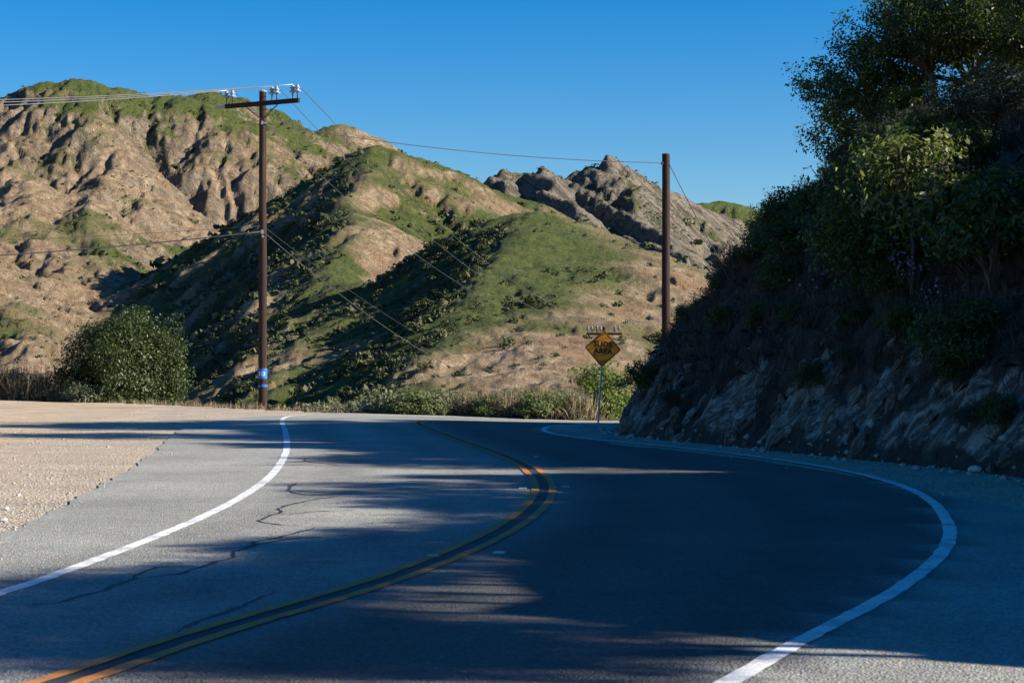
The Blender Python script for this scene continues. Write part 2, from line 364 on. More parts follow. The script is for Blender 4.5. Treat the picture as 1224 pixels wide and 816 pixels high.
def branch_mb(rng, base, tips, r0, wob=0.12, n=6):
    mb = MB()
    for tp in tips:
        a = np.array(base, float); bb = np.array(tp, float); pts = []; rr = []
        L = np.linalg.norm(bb - a)
        for k in range(6):
            u = k / 5; p = a + (bb - a) * u + rng.normal(0, wob * L * 0.25, 3) * (u * (1 - u) * 2)
            p[2] += 0.12 * L * math.sin(math.pi * u) * 0.6
            pts.append(p); rr.append(max(0.006, r0 * (1 - 0.85 * u)))
        mb.tube(pts, rr, n)
    return mb

def make_tree(name, label, cat, seed, h, rad, trunk_r, leaf, mat, clumps, per, cr, LW, group=None, lean=(0, 0), bark='bark', base_cut=-0.6, ctr_h=None):
    rng = np.random.default_rng(seed); root = empty(name, (0, 0, 0)); tag(root, label, cat, group)
    ctr = (lean[0], lean[1], ctr_h if ctr_h else h - rad[2])
    K, pts, nrm = crown_pts(rng, ctr, rad, clumps, per, cr, 0.4, 0.8, base_cut)
    V, Fc = leaf_arr(rng, pts, nrm, *LW); link('crown', mesh_np('crown', V, Fc), M[mat], root)
    mb = MB(); fork = np.array([lean[0] * 0.4, lean[1] * 0.4, ctr[2] * 0.55])
    mb.tube([(0, 0, -0.6), tuple(fork * 0.5 + np.array([0.05, 0.03, 0])), tuple(fork)], [trunk_r * 1.25, trunk_r, trunk_r * 0.8], 10)
    mb.build('trunk', M[bark], root, True)
    sel = K[rng.choice(len(K), min(len(K), 16), replace=False)]
    br = branch_mb(rng, fork, sel, trunk_r * 0.55)
    lim = br.build('limb', M[bark], root, True)
    return root
def make_shrub(name, seed, rad, mat, clumps, per, cr, LW, stem='dead_stem', base_cut=-0.25, stems=14):
    rng = np.random.default_rng(seed); root = empty(name, (0, 0, 0))
    ctr = (0, 0, rad[2] * 0.75)
    K, pts, nrm = crown_pts(rng, ctr, rad, clumps, per, cr, 0.3, 0.85, base_cut)
    pts[:, 2] = np.maximum(pts[:, 2], -0.1)
    V, Fc = leaf_arr(rng, pts, nrm, *LW); link('foliage', mesh_np('foliage', V, Fc), M[mat], root)
    sel = K[rng.choice(len(K), min(len(K), stems), replace=False)]
    branch_mb(rng, (0, 0, -0.25), sel, 0.03, 0.2, 5).build('stem', M['bark'], root)
    return root
def make_brush(name, seed, r, length, mat, n=70, per=6, width=0.012, spread=0.55, leaf=None, LW=(0.07, 0.02), nleaf=0):
    rng = np.random.default_rng(seed); root = empty(name, (0, 0, 0))
    a = rng.uniform(0, 2 * np.pi, n); q = r * np.sqrt(rng.uniform(0, 1, n))
    roots = np.stack([np.cos(a) * q, np.sin(a) * q, np.full(n, -0.08)], 1)
    V, Fc = blades(rng, roots, per, length, width, spread); link('stem', mesh_np('stem', V, Fc), M[mat], root)
    if leaf:
        tips = V.reshape(-1, 5, 3); k = rng.choice(len(tips), nleaf); u = rng.uniform(0.35, 1.02, (nleaf, 1))
        base = (tips[k, 0] + tips[k, 1]) / 2; pts = base + (tips[k, 3] - base) * u + rng.normal(0, 0.035, (nleaf, 3))
        V, Fc = leaf_arr(rng, pts, rng.normal(size=(nleaf, 3)) + np.array([0, 0, 0.5]), *LW); link('foliage', mesh_np('foliage', V, Fc), M[leaf], root)
    return root

# ------------------------------------------------------------------ the distant hills: ridge skeleton, carved by running water
RIDGES = [  # family, slope, crest rounding, points (photo px, py, depth)
 ('A', .57, 10, [(-330, 210, 900), (-160, 190, 960), (-60, 160, 1000), (0, 134, 1000), (40, 110, 1000), (85, 99, 1000), (130, 107, 1010), (190, 110, 1020), (255, 108, 1020), (290, 125, 1030), (345, 152, 1050), (390, 190, 1080), (440, 230, 1100)]),
 ('A', .57, 8, [(85, 99, 1000), (108, 140, 950), (140, 190, 900), (168, 240, 855), (188, 290, 820), (205, 340, 790)]),
 ('A', .56, 5, [(140, 190, 900), (110, 235, 830), (105, 285, 770), (125, 340, 710), (150, 400, 650)]),
 ('A', .57, 8, [(0, 134, 1000), (10, 200, 880), (40, 260, 790), (75, 320, 720), (95, 380, 650), (110, 440, 590)]),
 ('A', .57, 8, [(255, 108, 1020), (262, 160, 970), (252, 215, 920), (238, 265, 880), (222, 305, 850)]),
 ('A', .57, 8, [(290, 125, 1030), (330, 190, 970), (340, 230, 930), (300, 275, 890)]),
 ('A', .57, 8, [(-60, 160, 1000), (-60, 240, 820), (-30, 310, 700), (10, 370, 610), (40, 430, 540)]),
 ('A', .57, 8, [(-160, 190, 960), (-180, 280, 760), (-150, 360, 620), (-100, 430, 520)]),
 ('B', .6, 10, [(340, 190, 1300), (375, 158, 1300), (402, 147, 1300), (440, 161, 1300), (470, 190, 1310), (540, 240, 1330)]),
 ('C', .62, 14, [(440, 182, 715), (478, 181, 720), (505, 190, 725), (532, 205, 735), (565, 221, 740), (610, 236, 730), (640, 258, 700)]),
 ('C', .90, 10, [(455, 182, 715), (440, 235, 640), (425, 290, 570), (400, 350, 490), (368, 410, 420), (335, 465, 350)]),
 ('C', .80, 6, [(440, 182, 718), (395, 212, 735), (345, 247, 755), (290, 288, 765), (235, 328, 770), (180, 370, 770), (140, 405, 765)]),
 ('C', .70, 8, [(532, 205, 735), (515, 245, 670), (480, 290, 600), (440, 335, 530), (400, 390, 455)]),
 ('C', .85, 5, [(395, 212, 735), (372, 275, 640), (345, 335, 550), (310, 400, 460), (285, 450, 400)]),
 ('C', .85, 5, [(300, 282, 762), (288, 340, 660), (262, 390, 560), (235, 440, 480)]),
 ('D', .60, 14, [(600, 268, 480), (650, 255, 475), (700, 272, 465), (745, 303, 445), (772, 338, 425), (788, 380, 400), (795, 430, 380)]),
 ('D', .92, 9, [(640, 256, 478), (605, 280, 445), (575, 330, 395), (548, 385, 345), (515, 440, 295), (470, 490, 240)]),
 ('D', .5, 14, [(670, 262, 470), (655, 325, 400), (635, 395, 330), (600, 455, 265), (560, 500, 220)]),
 ('D', .5, 14, [(735, 296, 450), (735, 360, 375), (715, 425, 305), (690, 480, 250)]),
 ('E', .75, 4, [(520, 240, 1100), (565, 213, 1110), (600, 205, 1120), (628, 207, 1120), (655, 201, 1120), (668, 212, 1120), (690, 208, 1120), (712, 204, 1120), (730, 192, 1120), (750, 202, 1130), (785, 224, 1150), (830, 242, 1170), (880, 262, 1190), (950, 290, 1210)]),
 ('E', .8, 4, [(655, 201, 1120), (690, 250, 1020), (730, 300, 930), (770, 345, 850)]),
 ('E', .8, 4, [(730, 192, 1120), (770, 250, 1040), (810, 300, 960), (845, 345, 880)]),
 ('E', .8, 4, [(830, 242, 1170), (870, 300, 1050), (900, 350, 950)]),
 ('E', .8, 4, [(600, 205, 1120), (640, 255, 1030), (690, 310, 900)]),
 ('F', .5, 16, [(780, 262, 1420), (825, 243, 1420), (858, 238, 1420), (885, 244, 1420), (930, 270, 1430), (1000, 300, 1440)]),
]
FLOOR = -9.0
GS = 1.9; gx = np.arange(-560, 620, GS); gy = np.arange(140, 1560, GS)
XX, YY = np.meshgrid(gx, gy)
wx = XX + 9 * fbm(XX / 90, YY / 90, 11, 3); wy = YY + 9 * fbm(XX / 90, YY / 90, 15, 3)
vals = []; fams = []
for fam, s, rr, pts in RIDGES:
    W3 = catmull([P(*p) for p in pts], 3); best = np.full(XX.shape, -1e3)
    for a, b_ in zip(W3[:-1], W3[1:]):
        dx, dy = b_[0] - a[0], b_[1] - a[1]; L = dx * dx + dy * dy + 1e-9
        tt = np.clip(((wx - a[0]) * dx + (wy - a[1]) * dy) / L, 0, 1)
        d = np.hypot(wx - a[0] - tt * dx, wy - a[1] - tt * dy)
        best = np.maximum(best, a[2] + tt * (b_[2] - a[2]) - s * (np.sqrt(d * d + rr * rr) - rr))
    vals.append(best); fams.append(fam)
vals.append(np.full(XX.shape, FLOOR)); fams.append('V')
vals = np.array(vals); am = vals.argmax(0)
kk = 2.5; mx = vals.max(0); Hh = mx + kk * np.log(np.exp((vals - mx) / kk).sum(0)) - kk * 0.4
fam_id = np.array([ord(f) for f in fams])[am]
H0 = Hh + np.where(fam_id == ord('D'), 1.5, np.where(fam_id == ord('A'), 3.6, 2.3)) * fbm(XX / 40, YY / 40, 21, 5, 0.62)
Hh = H0.copy(); ny, nx = Hh.shape; idx = np.arange(ny * nx).reshape(ny, nx)
for it in range(20):
    best = np.zeros(Hh.shape); rcv = idx.copy()
    for dy in (-1, 0, 1):
        for dx in (-1, 0, 1):
            if dx == 0 and dy == 0: continue
            sh = np.full(Hh.shape, 1e9); ids = np.roll(np.roll(idx, -dy, 0), -dx, 1)
            ys_, yd_ = (slice(max(dy, 0), ny + min(dy, 0)), slice(max(-dy, 0), ny + min(-dy, 0)))
            xs_, xd_ = (slice(max(dx, 0), nx + min(dx, 0)), slice(max(-dx, 0), nx + min(-dx, 0)))
            sh[yd_, xd_] = Hh[ys_, xs_]
            sl_ = (Hh - sh) / (GS * math.hypot(dx, dy)); u = sl_ > best
            best = np.where(u, sl_, best); rcv = np.where(u, ids, rcv)
    order = np.argsort(-Hh.ravel()); rl = rcv.ravel().tolist(); A = [1.0] * (ny * nx); ol = order.tolist()
    for i in ol:
        r_ = rl[i]
        if r_ != i: A[r_] += A[i]
    Aa = np.minimum(np.array(A), 2500.0); fl = (0.016 * Aa ** 0.51).tolist(); hl = Hh.ravel().tolist()
    for i in reversed(ol):
        r_ = rl[i]
        if r_ != i and hl[i] > hl[r_]:
            f_ = fl[i]; hl[i] = (hl[i] + f_ * hl[r_]) / (1 + f_)
    Hh = np.array(hl).reshape(ny, nx)
    lap = np.zeros_like(Hh); lap[1:-1, 1:-1] = Hh[:-2, 1:-1] + Hh[2:, 1:-1] + Hh[1:-1, :-2] + Hh[1:-1, 2:] - 4 * Hh[1:-1, 1:-1]
    Hh = Hh + 0.004 * lap
for it in range(14):                                   # loose ground slumps off the steepest walls
    gy_, gx_ = np.gradient(Hh, GS); st_ = np.clip((np.hypot(gx_, gy_) - 1.35) * 2, 0, 1) * np.where(fam_id == ord('E'), .2, 1)
    lap = np.zeros_like(Hh); lap[1:-1, 1:-1] = Hh[:-2, 1:-1] + Hh[2:, 1:-1] + Hh[1:-1, :-2] + Hh[1:-1, 2:] - 4 * Hh[1:-1, 1:-1]
    st_[1:-1, 1:-1] = np.maximum(st_[1:-1, 1:-1], .6 * np.maximum(np.maximum(st_[:-2, 1:-1], st_[2:, 1:-1]), np.maximum(st_[1:-1, :-2], st_[1:-1, 2:])))
    Hh = Hh + 0.2 * st_ * lap
pm = np.exp(-((XX - 20) ** 2 + (YY - 438) ** 2) / 12 ** 2)
for it in range(60):
    lap = np.zeros_like(Hh); lap[1:-1, 1:-1] = Hh[:-2, 1:-1] + Hh[2:, 1:-1] + Hh[1:-1, :-2] + Hh[1:-1, 2:] - 4 * Hh[1:-1, 1:-1]
    Hh = Hh + 0.2 * pm * lap
area = np.log(Aa).reshape(ny, nx)
def bil(Z, x, y):
    fx = np.clip((x - gx[0]) / GS, 0, nx - 1.001); fy = np.clip((y - gy[0]) / GS, 0, ny - 1.001)
    ix = fx.astype(int); iy = fy.astype(int); fx = fx - ix; fy = fy - iy
    return (Z[iy, ix] * (1 - fx) + Z[iy, ix + 1] * fx) * (1 - fy) + (Z[iy + 1, ix] * (1 - fx) + Z[iy + 1, ix + 1] * fx) * fy
uc = np.concatenate([-np.linspace(0.95, 0.31, 40), np.linspace(-0.3, 0.3, 600), np.linspace(0.31, 0.95, 40)])
rows = np.concatenate([np.exp(np.linspace(math.log(145), math.log(1545), 640)), [1700, 2200, 3200, 6000, 12000]])
TX = uc[None, :] * rows[:, None]; TY = np.repeat(rows[:, None], len(uc), 1)
dm = {}
for ch in 'ABCDEF':
    dm[ch] = bil((fam_id == ord(ch)).astype(float), TX, TY)
TZ = bil(Hh, TX, TY)
edge = sst(1560, 1500, TY) * sst(-560, -500, TX) * sst(620, 560, TX)
TZ = FLOOR + (TZ - FLOOR) * edge
crag = np.clip(dm['E'] + 0.35 * dm['A'] + 0.25, 0, 1)
rid = (1 - np.abs(perlin(TX / 14, TY / 14, 41))) ** 2 - 0.4
TZ = TZ + edge * (crag * (1.0 * fbm(TX / 16, TY / 16, 31, 4, 0.6) + 0.7 * rid) + (0.45 + 0.5 * dm['A']) * fbm(TX / 6, TY / 6, 35, 4, 0.65))
TZ = TZ + edge * dm['E'] * 4.5 * perlin((TX * 0.8 + TZ * 1.2) / 9, TY / 90, 47) + edge * dm['E'] * 1.5 * fbm(TX / 22, TY / 22, 49, 4, 0.62)
nr, nc = TZ.shape
# surface normal in plan for masks
Zs = bil(Hh, TX, TY)
dzx = (bil(Hh, TX + 3, TY) - bil(Hh, TX - 3, TY)) / 6; dzy = (bil(Hh, TX, TY + 3) - bil(Hh, TX, TY - 3)) / 6
slope = np.hypot(dzx, dzy); ar = bil(area, TX, TY)
low = fbm(TX / 120, TY / 120, 51, 4, 0.55); mid_ = fbm(TX / 35, TY / 35, 55, 4, 0.6)
leftish = sst(0.25, 0.6, dzx)                      # chaparral on left-falling ground, weighted up so its dark colour deepens the shaded faces
hrel = np.clip((Zs + 5) / 150, 0, 1)
gr = (0.20 * dm['A'] + 0.66 * dm['C'] + 0.92 * dm['D'] + 0.02 * dm['E'] + 0.5 * dm['B'] + 0.95 * dm['F'])
for px, py, Yb, rb, am_ in ((725, 290, 452, 26, .55), (760, 330, 425, 26, .55), (690, 275, 465, 16, .35), (650, 440, 300, 24, .75), (610, 470, 262, 16, .7), (700, 400, 345, 22, .6), (735, 380, 375, 22, .5), (690, 350, 395, 13, .35), (560, 462, 262, 13, .6),
                             (545, 232, 720, 26, .5), (510, 235, 690, 24, .6), (490, 285, 610, 24, .6), (465, 315, 570, 22, .55), (420, 395, 440, 20, .5), (520, 300, 590, 20, .5), (400, 440, 390, 18, .5), (300, 420, 470, 14, .4), (340, 350, 560, 10, .4),
                             (610, 300, 440, 24, -.7), (650, 320, 410, 26, -.8), (690, 315, 430, 22, -.7), (735, 355, 400, 20, -.5), (600, 360, 390, 24, -.8), (560, 400, 340, 22, -.6), (640, 262, 470, 26, -.7), (620, 400, 340, 16, -.4), (455, 230, 660, 24, -.8), (440, 300, 570, 26, -.9), (530, 335, 510, 24, -.7), (480, 195, 710, 30, -.9), (420, 345, 500, 24, -.8), (560, 250, 690, 20, -.6), (40, 165, 930, 45, -.55), (15, 150, 960, 45, -.45), (30, 270, 790, 28, -.4), (120, 130, 960, 26, -.35), (340, 215, 950, 40, -.6), (370, 200, 1000, 45, -.5), (245, 180, 960, 24, -.45), (250, 250, 890, 24, -.45), (60, 200, 880, 26, -.4), (235, 150, 990, 30, -.3), (140, 270, 820, 20, -.35), (180, 130, 1000, 30, -.2)):
    bx, by, _ = P(px, py, Yb); gr = gr - am_ * (.62 if am_ > 0 else .22) * np.exp(-(((TX - bx) ** 2 + ((TY - by) * .6) ** 2) / rb ** 2) * (1 + .5 * mid_))
gr = gr + 0.40 * dm['A'] * sst(95, 150, Zs) + 0.55 * low + 0.40 * mid_ - 0.9 * sst(0.62, 0.95, slope) * (1 - leftish)
rx_ = sst(15, 70, TX) * dm['D'] * sst(0, 18, 40 - Zs); gr = gr - 0.35 * rx_
scb = 0.95 * leftish * (dm['C'] + dm['D'] + 0.15 * dm['A'] + 0.5 * dm['B']) + 0.10 * ar * (dm['A'] * 0.5 + 0.6) - 0.22 + 0.40 * mid_ + 0.25 * low + 0.25 * dm['E'] * sst(-0.1, 0.3, low)
rk = dm['E'] * 1.0 + dm['A'] * 0.35 * sst(0.5, 0.9, slope) + 0.3 * sst(0.7, 1.1, slope)
I = (np.arange(nr - 1)[:, None] * nc + np.arange(nc - 1)[None, :]).ravel()
hill_me = mesh_np('hills', np.stack([TX, TY, TZ], -1).reshape(-1, 3), np.stack([I, I + 1, I + nc + 1, I + nc], 1))
cov = 0.12 + 0.55 * sst(35, 120, Zs) + 0.7 * low + 0.5 * mid_ - 0.4 * sst(0.7, 1.1, slope) + 0.12 * (ar - 2)
for nme, arr in (('grass', gr), ('cover', cov), ('scrub', scb), ('rock', rk)):
    at = hill_me.attributes.new(nme, 'FLOAT', 'POINT'); at.data.foreach_set('value', np.clip(arr, 0, 1).astype(np.float32).ravel())
hills = link('hills', hill_me, M['hill'], None, True); tag(hills, kind='structure')
# chaparral clumps on the far slopes
rng = np.random.default_rng(5)
wgt = np.clip(scb + 0.05, 0.015, 1) * edge * (np.abs(uc)[None, :] < 0.31) * (TZ > FLOOR + 3) / (TY / 400) ** 0.2
wgt[-6:] = 0; wf = wgt.ravel() * (TY.ravel() ** 1.0); wf /= wf.sum()
NS = 17000; pick = rng.choice(len(wf), NS, p=wf)
ctr = np.stack([TX.ravel()[pick], TY.ravel()[pick], TZ.ravel()[pick]], 1) + rng.normal(0, 1, (NS, 3)) * np.array([1, 1.5, 0])
size = rng.lognormal(math.log(.5), .4, NS) * rng.choice([1.0, 1.5, 2.3], NS, p=[.6, .3, .1])
per = np.where(ctr[:, 1] < 340, 60, np.where(ctr[:, 1] < 520, 28, 11)); lsz = np.repeat(size * 2.6 / np.sqrt(per), per)[:, None]
d = unit(rng.normal(size=(per.sum(), 3))); d[:, 2] = np.abs(d[:, 2])
pts = np.repeat(ctr, per, 0) + d * (np.repeat(size, per) * rng.uniform(.6, 1.1, len(d)))[:, None] * np.array([1, 1, .8])
V, Fc = leaf_arr(rng, pts, d + rng.normal(0, .45, d.shape), lsz * 1.3, lsz * 0.9)
tag(link('chaparral', mesh_np('chaparral', V, Fc), M['scrub']), 'dark low chaparral scrub dotted over the distant hill slopes', 'scrub', kind='stuff')

# ------------------------------------------------------------------ near ground
far_edge = [(-160, 84), (-70, 81)] + [gp(*q) for q in ((-150, 478), (0, 479.3), (100, 480), (150, 481), (230, 484.3), (316, 488.6), (400, 492.2), (480, 494.3), (560, 496.4), (640, 498.8), (700, 501.2))] + [(10, 60), (18, 68), (30, 84), (44, 110), (60, 150)]
plat = far_edge + [(160, 150), (160, -80), (-160, -80)]
x_ = np.concatenate([np.arange(-150, -30, 3), np.arange(-30, 30, 0.75), np.arange(30, 150, 3)]); y_ = np.concatenate([np.arange(-75, 0, 3), np.arange(0, 100, 0.75), np.arange(100, 200, 3)])
GX, GY = np.meshgrid(x_, y_); dist = poly_dist(GX, GY, far_edge); ins = inside(GX, GY, plat)
soilm = (0.30 + 0.70 * sst(-6.5, -10.5, GX + 0.10 * (GY - 22))) * sst(14, 22, GY) * sst(-2, -5, GX)
lip = 0.35 * np.exp(-(dist / 2.5) ** 2) * sst(-17, -22, GX) * 0.6
GZ = np.where(ins, G(GX, GY) + 0.03 * fbm(GX / 3, GY / 3, 61, 3) * sst(0.5, 3, dist) * sst(-9, -12, GX) + lip * (0.6 + 0.4 * perlin(GX / 4, GY / 4, 62)), G(GX, GY) - 0.62 * dist - 0.3 * np.abs(fbm(GX / 5, GY / 5, 63, 3)) * sst(0, 3, dist))
GZ = np.where(ins, GZ, np.maximum(GZ, FLOOR - 0.8))
nr, nc = GZ.shape; I = (np.arange(nr - 1)[:, None] * nc + np.arange(nc - 1)[None, :]).ravel()
gme = mesh_np('ground', np.stack([GX, GY, GZ], -1).reshape(-1, 3), np.stack([I, I + 1, I + nc + 1, I + nc], 1))
for nme, arr in (('soil', soilm * 0.75), ('veg', np.where(ins, 0, sst(0.3, 2, dist)))):
    at = gme.attributes.new(nme, 'FLOAT', 'POINT'); at.data.foreach_set('value', arr.astype(np.float32).ravel())
ground = link('ground', gme, M['gravel'], None, True); tag(ground, kind='structure')

# road sheet
left_edge = [(-11, -16), (-8.5, -4), (-6.6, 6)] + [gp(*q) for q in ((-120, 690), (0, 638), (60, 611), (120, 580), (168, 552), (195, 531), (211, 516), (235, 506), (285, 499.8), (330, 496.8), (400, 493.9), (480, 495.3), (560, 497.4), (640, 499.8), (700, 502.3))] + [(9.5, 58.3), (17, 65.5), (28, 80)]
right_edge = [(4, -16), (5.0, -4), (5.6, 6), (5.7, 12)] + [gp(*q) for q in ((1224, 613), (1130, 591), (1050, 574), (970, 560), (890, 548), (800, 537), (730, 530))] + [(1.95, 40), (1.55, 43), (1.65, 45.5), (2.3, 47.4), (4.5, 49.2), (9, 53), (18, 61.5), (31, 77)]
le = resample(catmull(left_edge, 8), 0.25); re = resample(catmull(right_edge, 8), 0.25)
rng = np.random.default_rng(9)
sL = np.arange(len(le)) * 0.25; jag = 0.07 * fbm(sL / 1.2, sL * 0, 71, 4, 0.65); le = le + np.stack([-jag, 0.5 * jag], 1)
sR = np.arange(len(re)) * 0.25; jag = 0.06 * fbm(sR / 1.0, sR * 0, 75, 4, 0.65); re = re + np.stack([jag, 0.3 * jag], 1)
bound = np.concatenate([le, re[::-1]])
qx, qy = np.meshgrid(np.arange(-16, 32, 0.4), np.arange(-16, 82, 0.4)); okp = inside(qx, qy, bound) & (poly_dist(qx, qy, list(map(tuple, bound)) + [tuple(bound[0])]) > 0.2)
allp = np.concatenate([bound, np.stack([qx[okp], qy[okp]], 1)]); nb = len(bound)
res = geometry.delaunay_2d_cdt([Vector(p) for p in allp], [(i, (i + 1) % nb) for i in range(nb)], [], 1, 1e-5)
rv = np.array([(p.x, p.y) for p in res[0]]); rf = np.array([f for f in res[2] if len(f) == 3])
cen = rv[rf].mean(1); rf = rf[inside(cen[:, 0], cen[:, 1], bound)]
TH = 0.014
def road_z(x, y): return G(x, y) + TH
# white and yellow lines first in plan, so the painted shade tone and wheel tracks can follow them
white_r = [(-2.6, -2), (-0.7, 4.2), (0.35, 7.3)] + [gp(*q) for q in ((870, 816), (960, 765), (1060, 712), (1112, 675), (1133, 648), (1133, 625), (1112, 598), (1070, 578), (1000, 560.5), (900, 545), (800, 533.5), (730, 527), (683, 521.8), (657, 517), (650, 513), (658, 509.5), (685, 507.4), (720, 506.4))] + [(4.6, 50.4), (9, 54), (18, 62.5)]
white_l = [(-5.8, -2), (-4.4, 5), (-3.6, 10.2)] + [gp(*q) for q in ((0, 709), (60, 689), (120, 667), (190, 640), (250, 614), (295, 590), (325, 567), (340, 545), (343, 530), (341, 515), (337, 504), (341, 498.8), (358, 496.3), (400, 495.0), (480, 496.6), (560, 498.7), (640, 501.1), (700, 503.6))] + [(9.2, 57.6), (17, 65)]
yellow = [(-4.8, -2), (-3.2, 5)] + [gp(*q) for q in ((70, 816), (200, 772), (300, 741), (400, 712), (480, 686), (560, 654), (612, 627), (640, 605), (650, 587), (645, 571), (625, 555), (590, 540), (550, 526), (518, 514.5), (503, 508), (500, 504.8), (508, 502.6), (530, 502.3), (580, 503.5))] + [(2.2, 52.6), (9.2, 55.8), (17.5, 63.8)]
WR, WL, YL = (resample(catmull(q, 8), 0.3) for q in (white_r, white_l, yellow))
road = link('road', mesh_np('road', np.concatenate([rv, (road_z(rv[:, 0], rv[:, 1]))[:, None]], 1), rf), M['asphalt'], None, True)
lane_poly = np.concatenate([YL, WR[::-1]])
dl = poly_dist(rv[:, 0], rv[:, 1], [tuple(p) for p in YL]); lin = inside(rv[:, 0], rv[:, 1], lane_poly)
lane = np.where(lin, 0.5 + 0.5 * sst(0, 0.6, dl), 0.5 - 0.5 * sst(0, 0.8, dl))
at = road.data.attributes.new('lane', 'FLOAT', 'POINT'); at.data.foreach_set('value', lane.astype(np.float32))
track = np.exp(-((dl - .95) / .33) ** 2) + np.exp(-((dl - 2.55) / .36) ** 2)
at = road.data.attributes.new('track', 'FLOAT', 'POINT'); at.data.foreach_set('value', np.clip(track, 0, 1).astype(np.float32))
tag(road, kind='structure')
# broken edge face so the asphalt has thickness
mbv = []; mbf = []
for e in (le, re):
    b0 = len(mbv)
    for p in e: z = float(road_z(*p)); mbv += [(p[0], p[1], z), (p[0], p[1], z - 0.04)]
    mbf += [(b0 + 2 * i, b0 + 2 * i + 1, b0 + 2 * i + 3, b0 + 2 * i + 2) for i in range(len(e) - 1)]
me = bpy.data.meshes.new('road_edge'); me.from_pydata(mbv, [], mbf); link('road_edge', me, M['asphalt'], road)
def ribbon(name, pts, width, off, mat, lateral=0.0, jitter=0.0, seed=0):
    p = np.asarray(pts); d = np.gradient(p, axis=0); d /= np.linalg.norm(d, axis=1, keepdims=True) + 1e-9
    n = np.stack([d[:, 1], -d[:, 0]], 1); wd = np.broadcast_to(np.asarray(width, float), (len(p),)) / 2
    rg = np.random.default_rng(seed); j1 = rg.normal(0, jitter, len(p)); j2 = rg.normal(0, jitter, len(p))
    a = p + n * (lateral - wd + j1)[:, None]; b2 = p + n * (lateral + wd + j2)[:, None]
    V = np.empty((2 * len(p), 3)); V[0::2, :2] = a; V[1::2, :2] = b2; V[:, 2] = road_z(V[:, 0], V[:, 1]) + off
    i = np.arange(len(p) - 1) * 2
    return link(name, mesh_np(name, V, np.stack([i, i + 1, i + 3, i + 2], 1)), mat, road)
WR2, WL2, YL2 = (resample(catmull(q, 8), 0.15) for q in (white_r, white_l, yellow))
ribbon('edge_line', WR2, 0.118, 0.005, M['white_paint'], 0, 0.004, 1)
ribbon('edge_line', WL2, 0.118, 0.005, M['white_paint'], 0, 0.004, 2)
ribbon('centre_line_gap', YL2, 0.135, 0.004, M['black_paint'], 0, 0.003, 5)
ribbon('centre_line', YL2, 0.088, 0.009, M['yellow_paint'], -0.102, 0.004, 3)
ribbon('centre_line', YL2, 0.088, 0.009, M['yellow_paint'], 0.102, 0.004, 4)
def z7(pts): return [(x / 2.914, 536 + y / 2.914) for x, y in pts]
CR = [z7([(1035, 120), (1010, 133), (1015, 153), (1090, 162), (1205, 160)]), z7([(1205, 162), (1110, 175), (1000, 198), (975, 218), (930, 240), (900, 254), (930, 262), (1060, 270)]),
      z7([(1100, 275), (1050, 290), (900, 325), (880, 335), (830, 360), (790, 380), (735, 400), (705, 410), (650, 432), (500, 450)]),
      z7([(685, 405), (530, 415), (510, 430), (430, 465), (360, 490), (280, 515), (220, 535), (90, 545)]), z7([(660, 350), (830, 345), (980, 318), (1224, 300)]),
      z7([(970, 498), (900, 520), (840, 550), (760, 580), (700, 600), (660, 620), (600, 645)]), z7([(1060, 36), (1075, 46), (1224, 62)]), z7([(980, 230), (1100, 220), (1224, 215)])]
for k, cpts in enumerate(CR):
    p = np.array([gp(*q) for q in cpts]); p = resample(catmull(p, 4), 0.07); rg = np.random.default_rng(90 + k)
    s = np.arange(len(p)) * 0.07
    p = p + 0.045 * np.stack([fbm(s / 0.45, s * 0, 80 + k, 3, 0.6), fbm(s / 0.45, s * 0, 180 + k, 3, 0.6)], 1)
    wd = np.clip(0.026 + 0.036 * np.abs(fbm(s / 0.7, s * 0 + 3, 95 + k, 3)), 0.012, 0.08); wd[:4] *= 0.4; wd[-4:] *= 0.4
    ribbon('crack_seal', p, wd, 0.003, M['tar'], 0, 0.003, k)

# ------------------------------------------------------------------ near slope on the right
base = [(3.5, -30), (5.2, -12), (6.0, -2), (6.4, 6), (6.9, 14), (7.2, 20), gp(1224, 571), gp(1100, 556), gp(1010, 547), gp(940, 540), gp(870, 532.5), gp(800, 526), gp(755, 521.5), gp(735, 515), (2.75, 46.4), (4.2, 48), (7.2, 50.4), (13, 55.5), (22, 63.5), (36, 78)]
base = catmull(base, 5)
HX, HY_ = np.meshgrid(np.concatenate([np.arange(1.5, 14, 0.11), np.arange(14, 44, 0.5)]), np.concatenate([np.arange(-30, 18, 0.4), np.arange(18, 56, 0.13), np.arange(56, 80, 0.5)]))
bl = [tuple(p) for p in base]; hin = inside(HX, HY_, bl + [(60, 78), (60, -30)])
dd = poly_dist(HX, HY_, bl) * np.where(hin, 1, -1)
def hmax(y):
    return np.interp(y, [-30, 0, 5, 7.6, 8.5, 9.5, 12.7, 14.7, 18.2, 19.3, 23.3, 24.3, 25.5, 27, 34, 40, 50, 70], [2, 1.8, 1.6, 2.0, 3.8, 5.3, 5.6, 5.6, 5.3, 5.3, 5.4, 2.2, 2.2, 5.2, 5.8, 6.4, 7.2, 7.4])  # crest heights and dips shaped to throw shade and sun strips on the road
rib = (1 - np.abs(perlin(HY_ / 1.7 + HX * 0.25, HX / 5 + HY_ * 0.06, 101))) ** 2
dd2 = dd + 0.30 * (rib - 0.5) * sst(0.1, 1, dd) + 0.18 * fbm(HX / 0.9, HY_ / 0.9, 105, 4, 0.6) * sst(0, 0.6, dd)
qa = HY_ + 0.9 * dd + 0.35 * fbm(HX / 1.5, HY_ / 1.5, 121, 3)
saw = (qa / 0.85 + 0.4 * perlin(HX / 1.1, HY_ / 1.1, 123)) % 1.0; saw2 = (qa / 0.31 + 0.5 * perlin(HX / .6, HY_ / .6, 125)) % 1.0
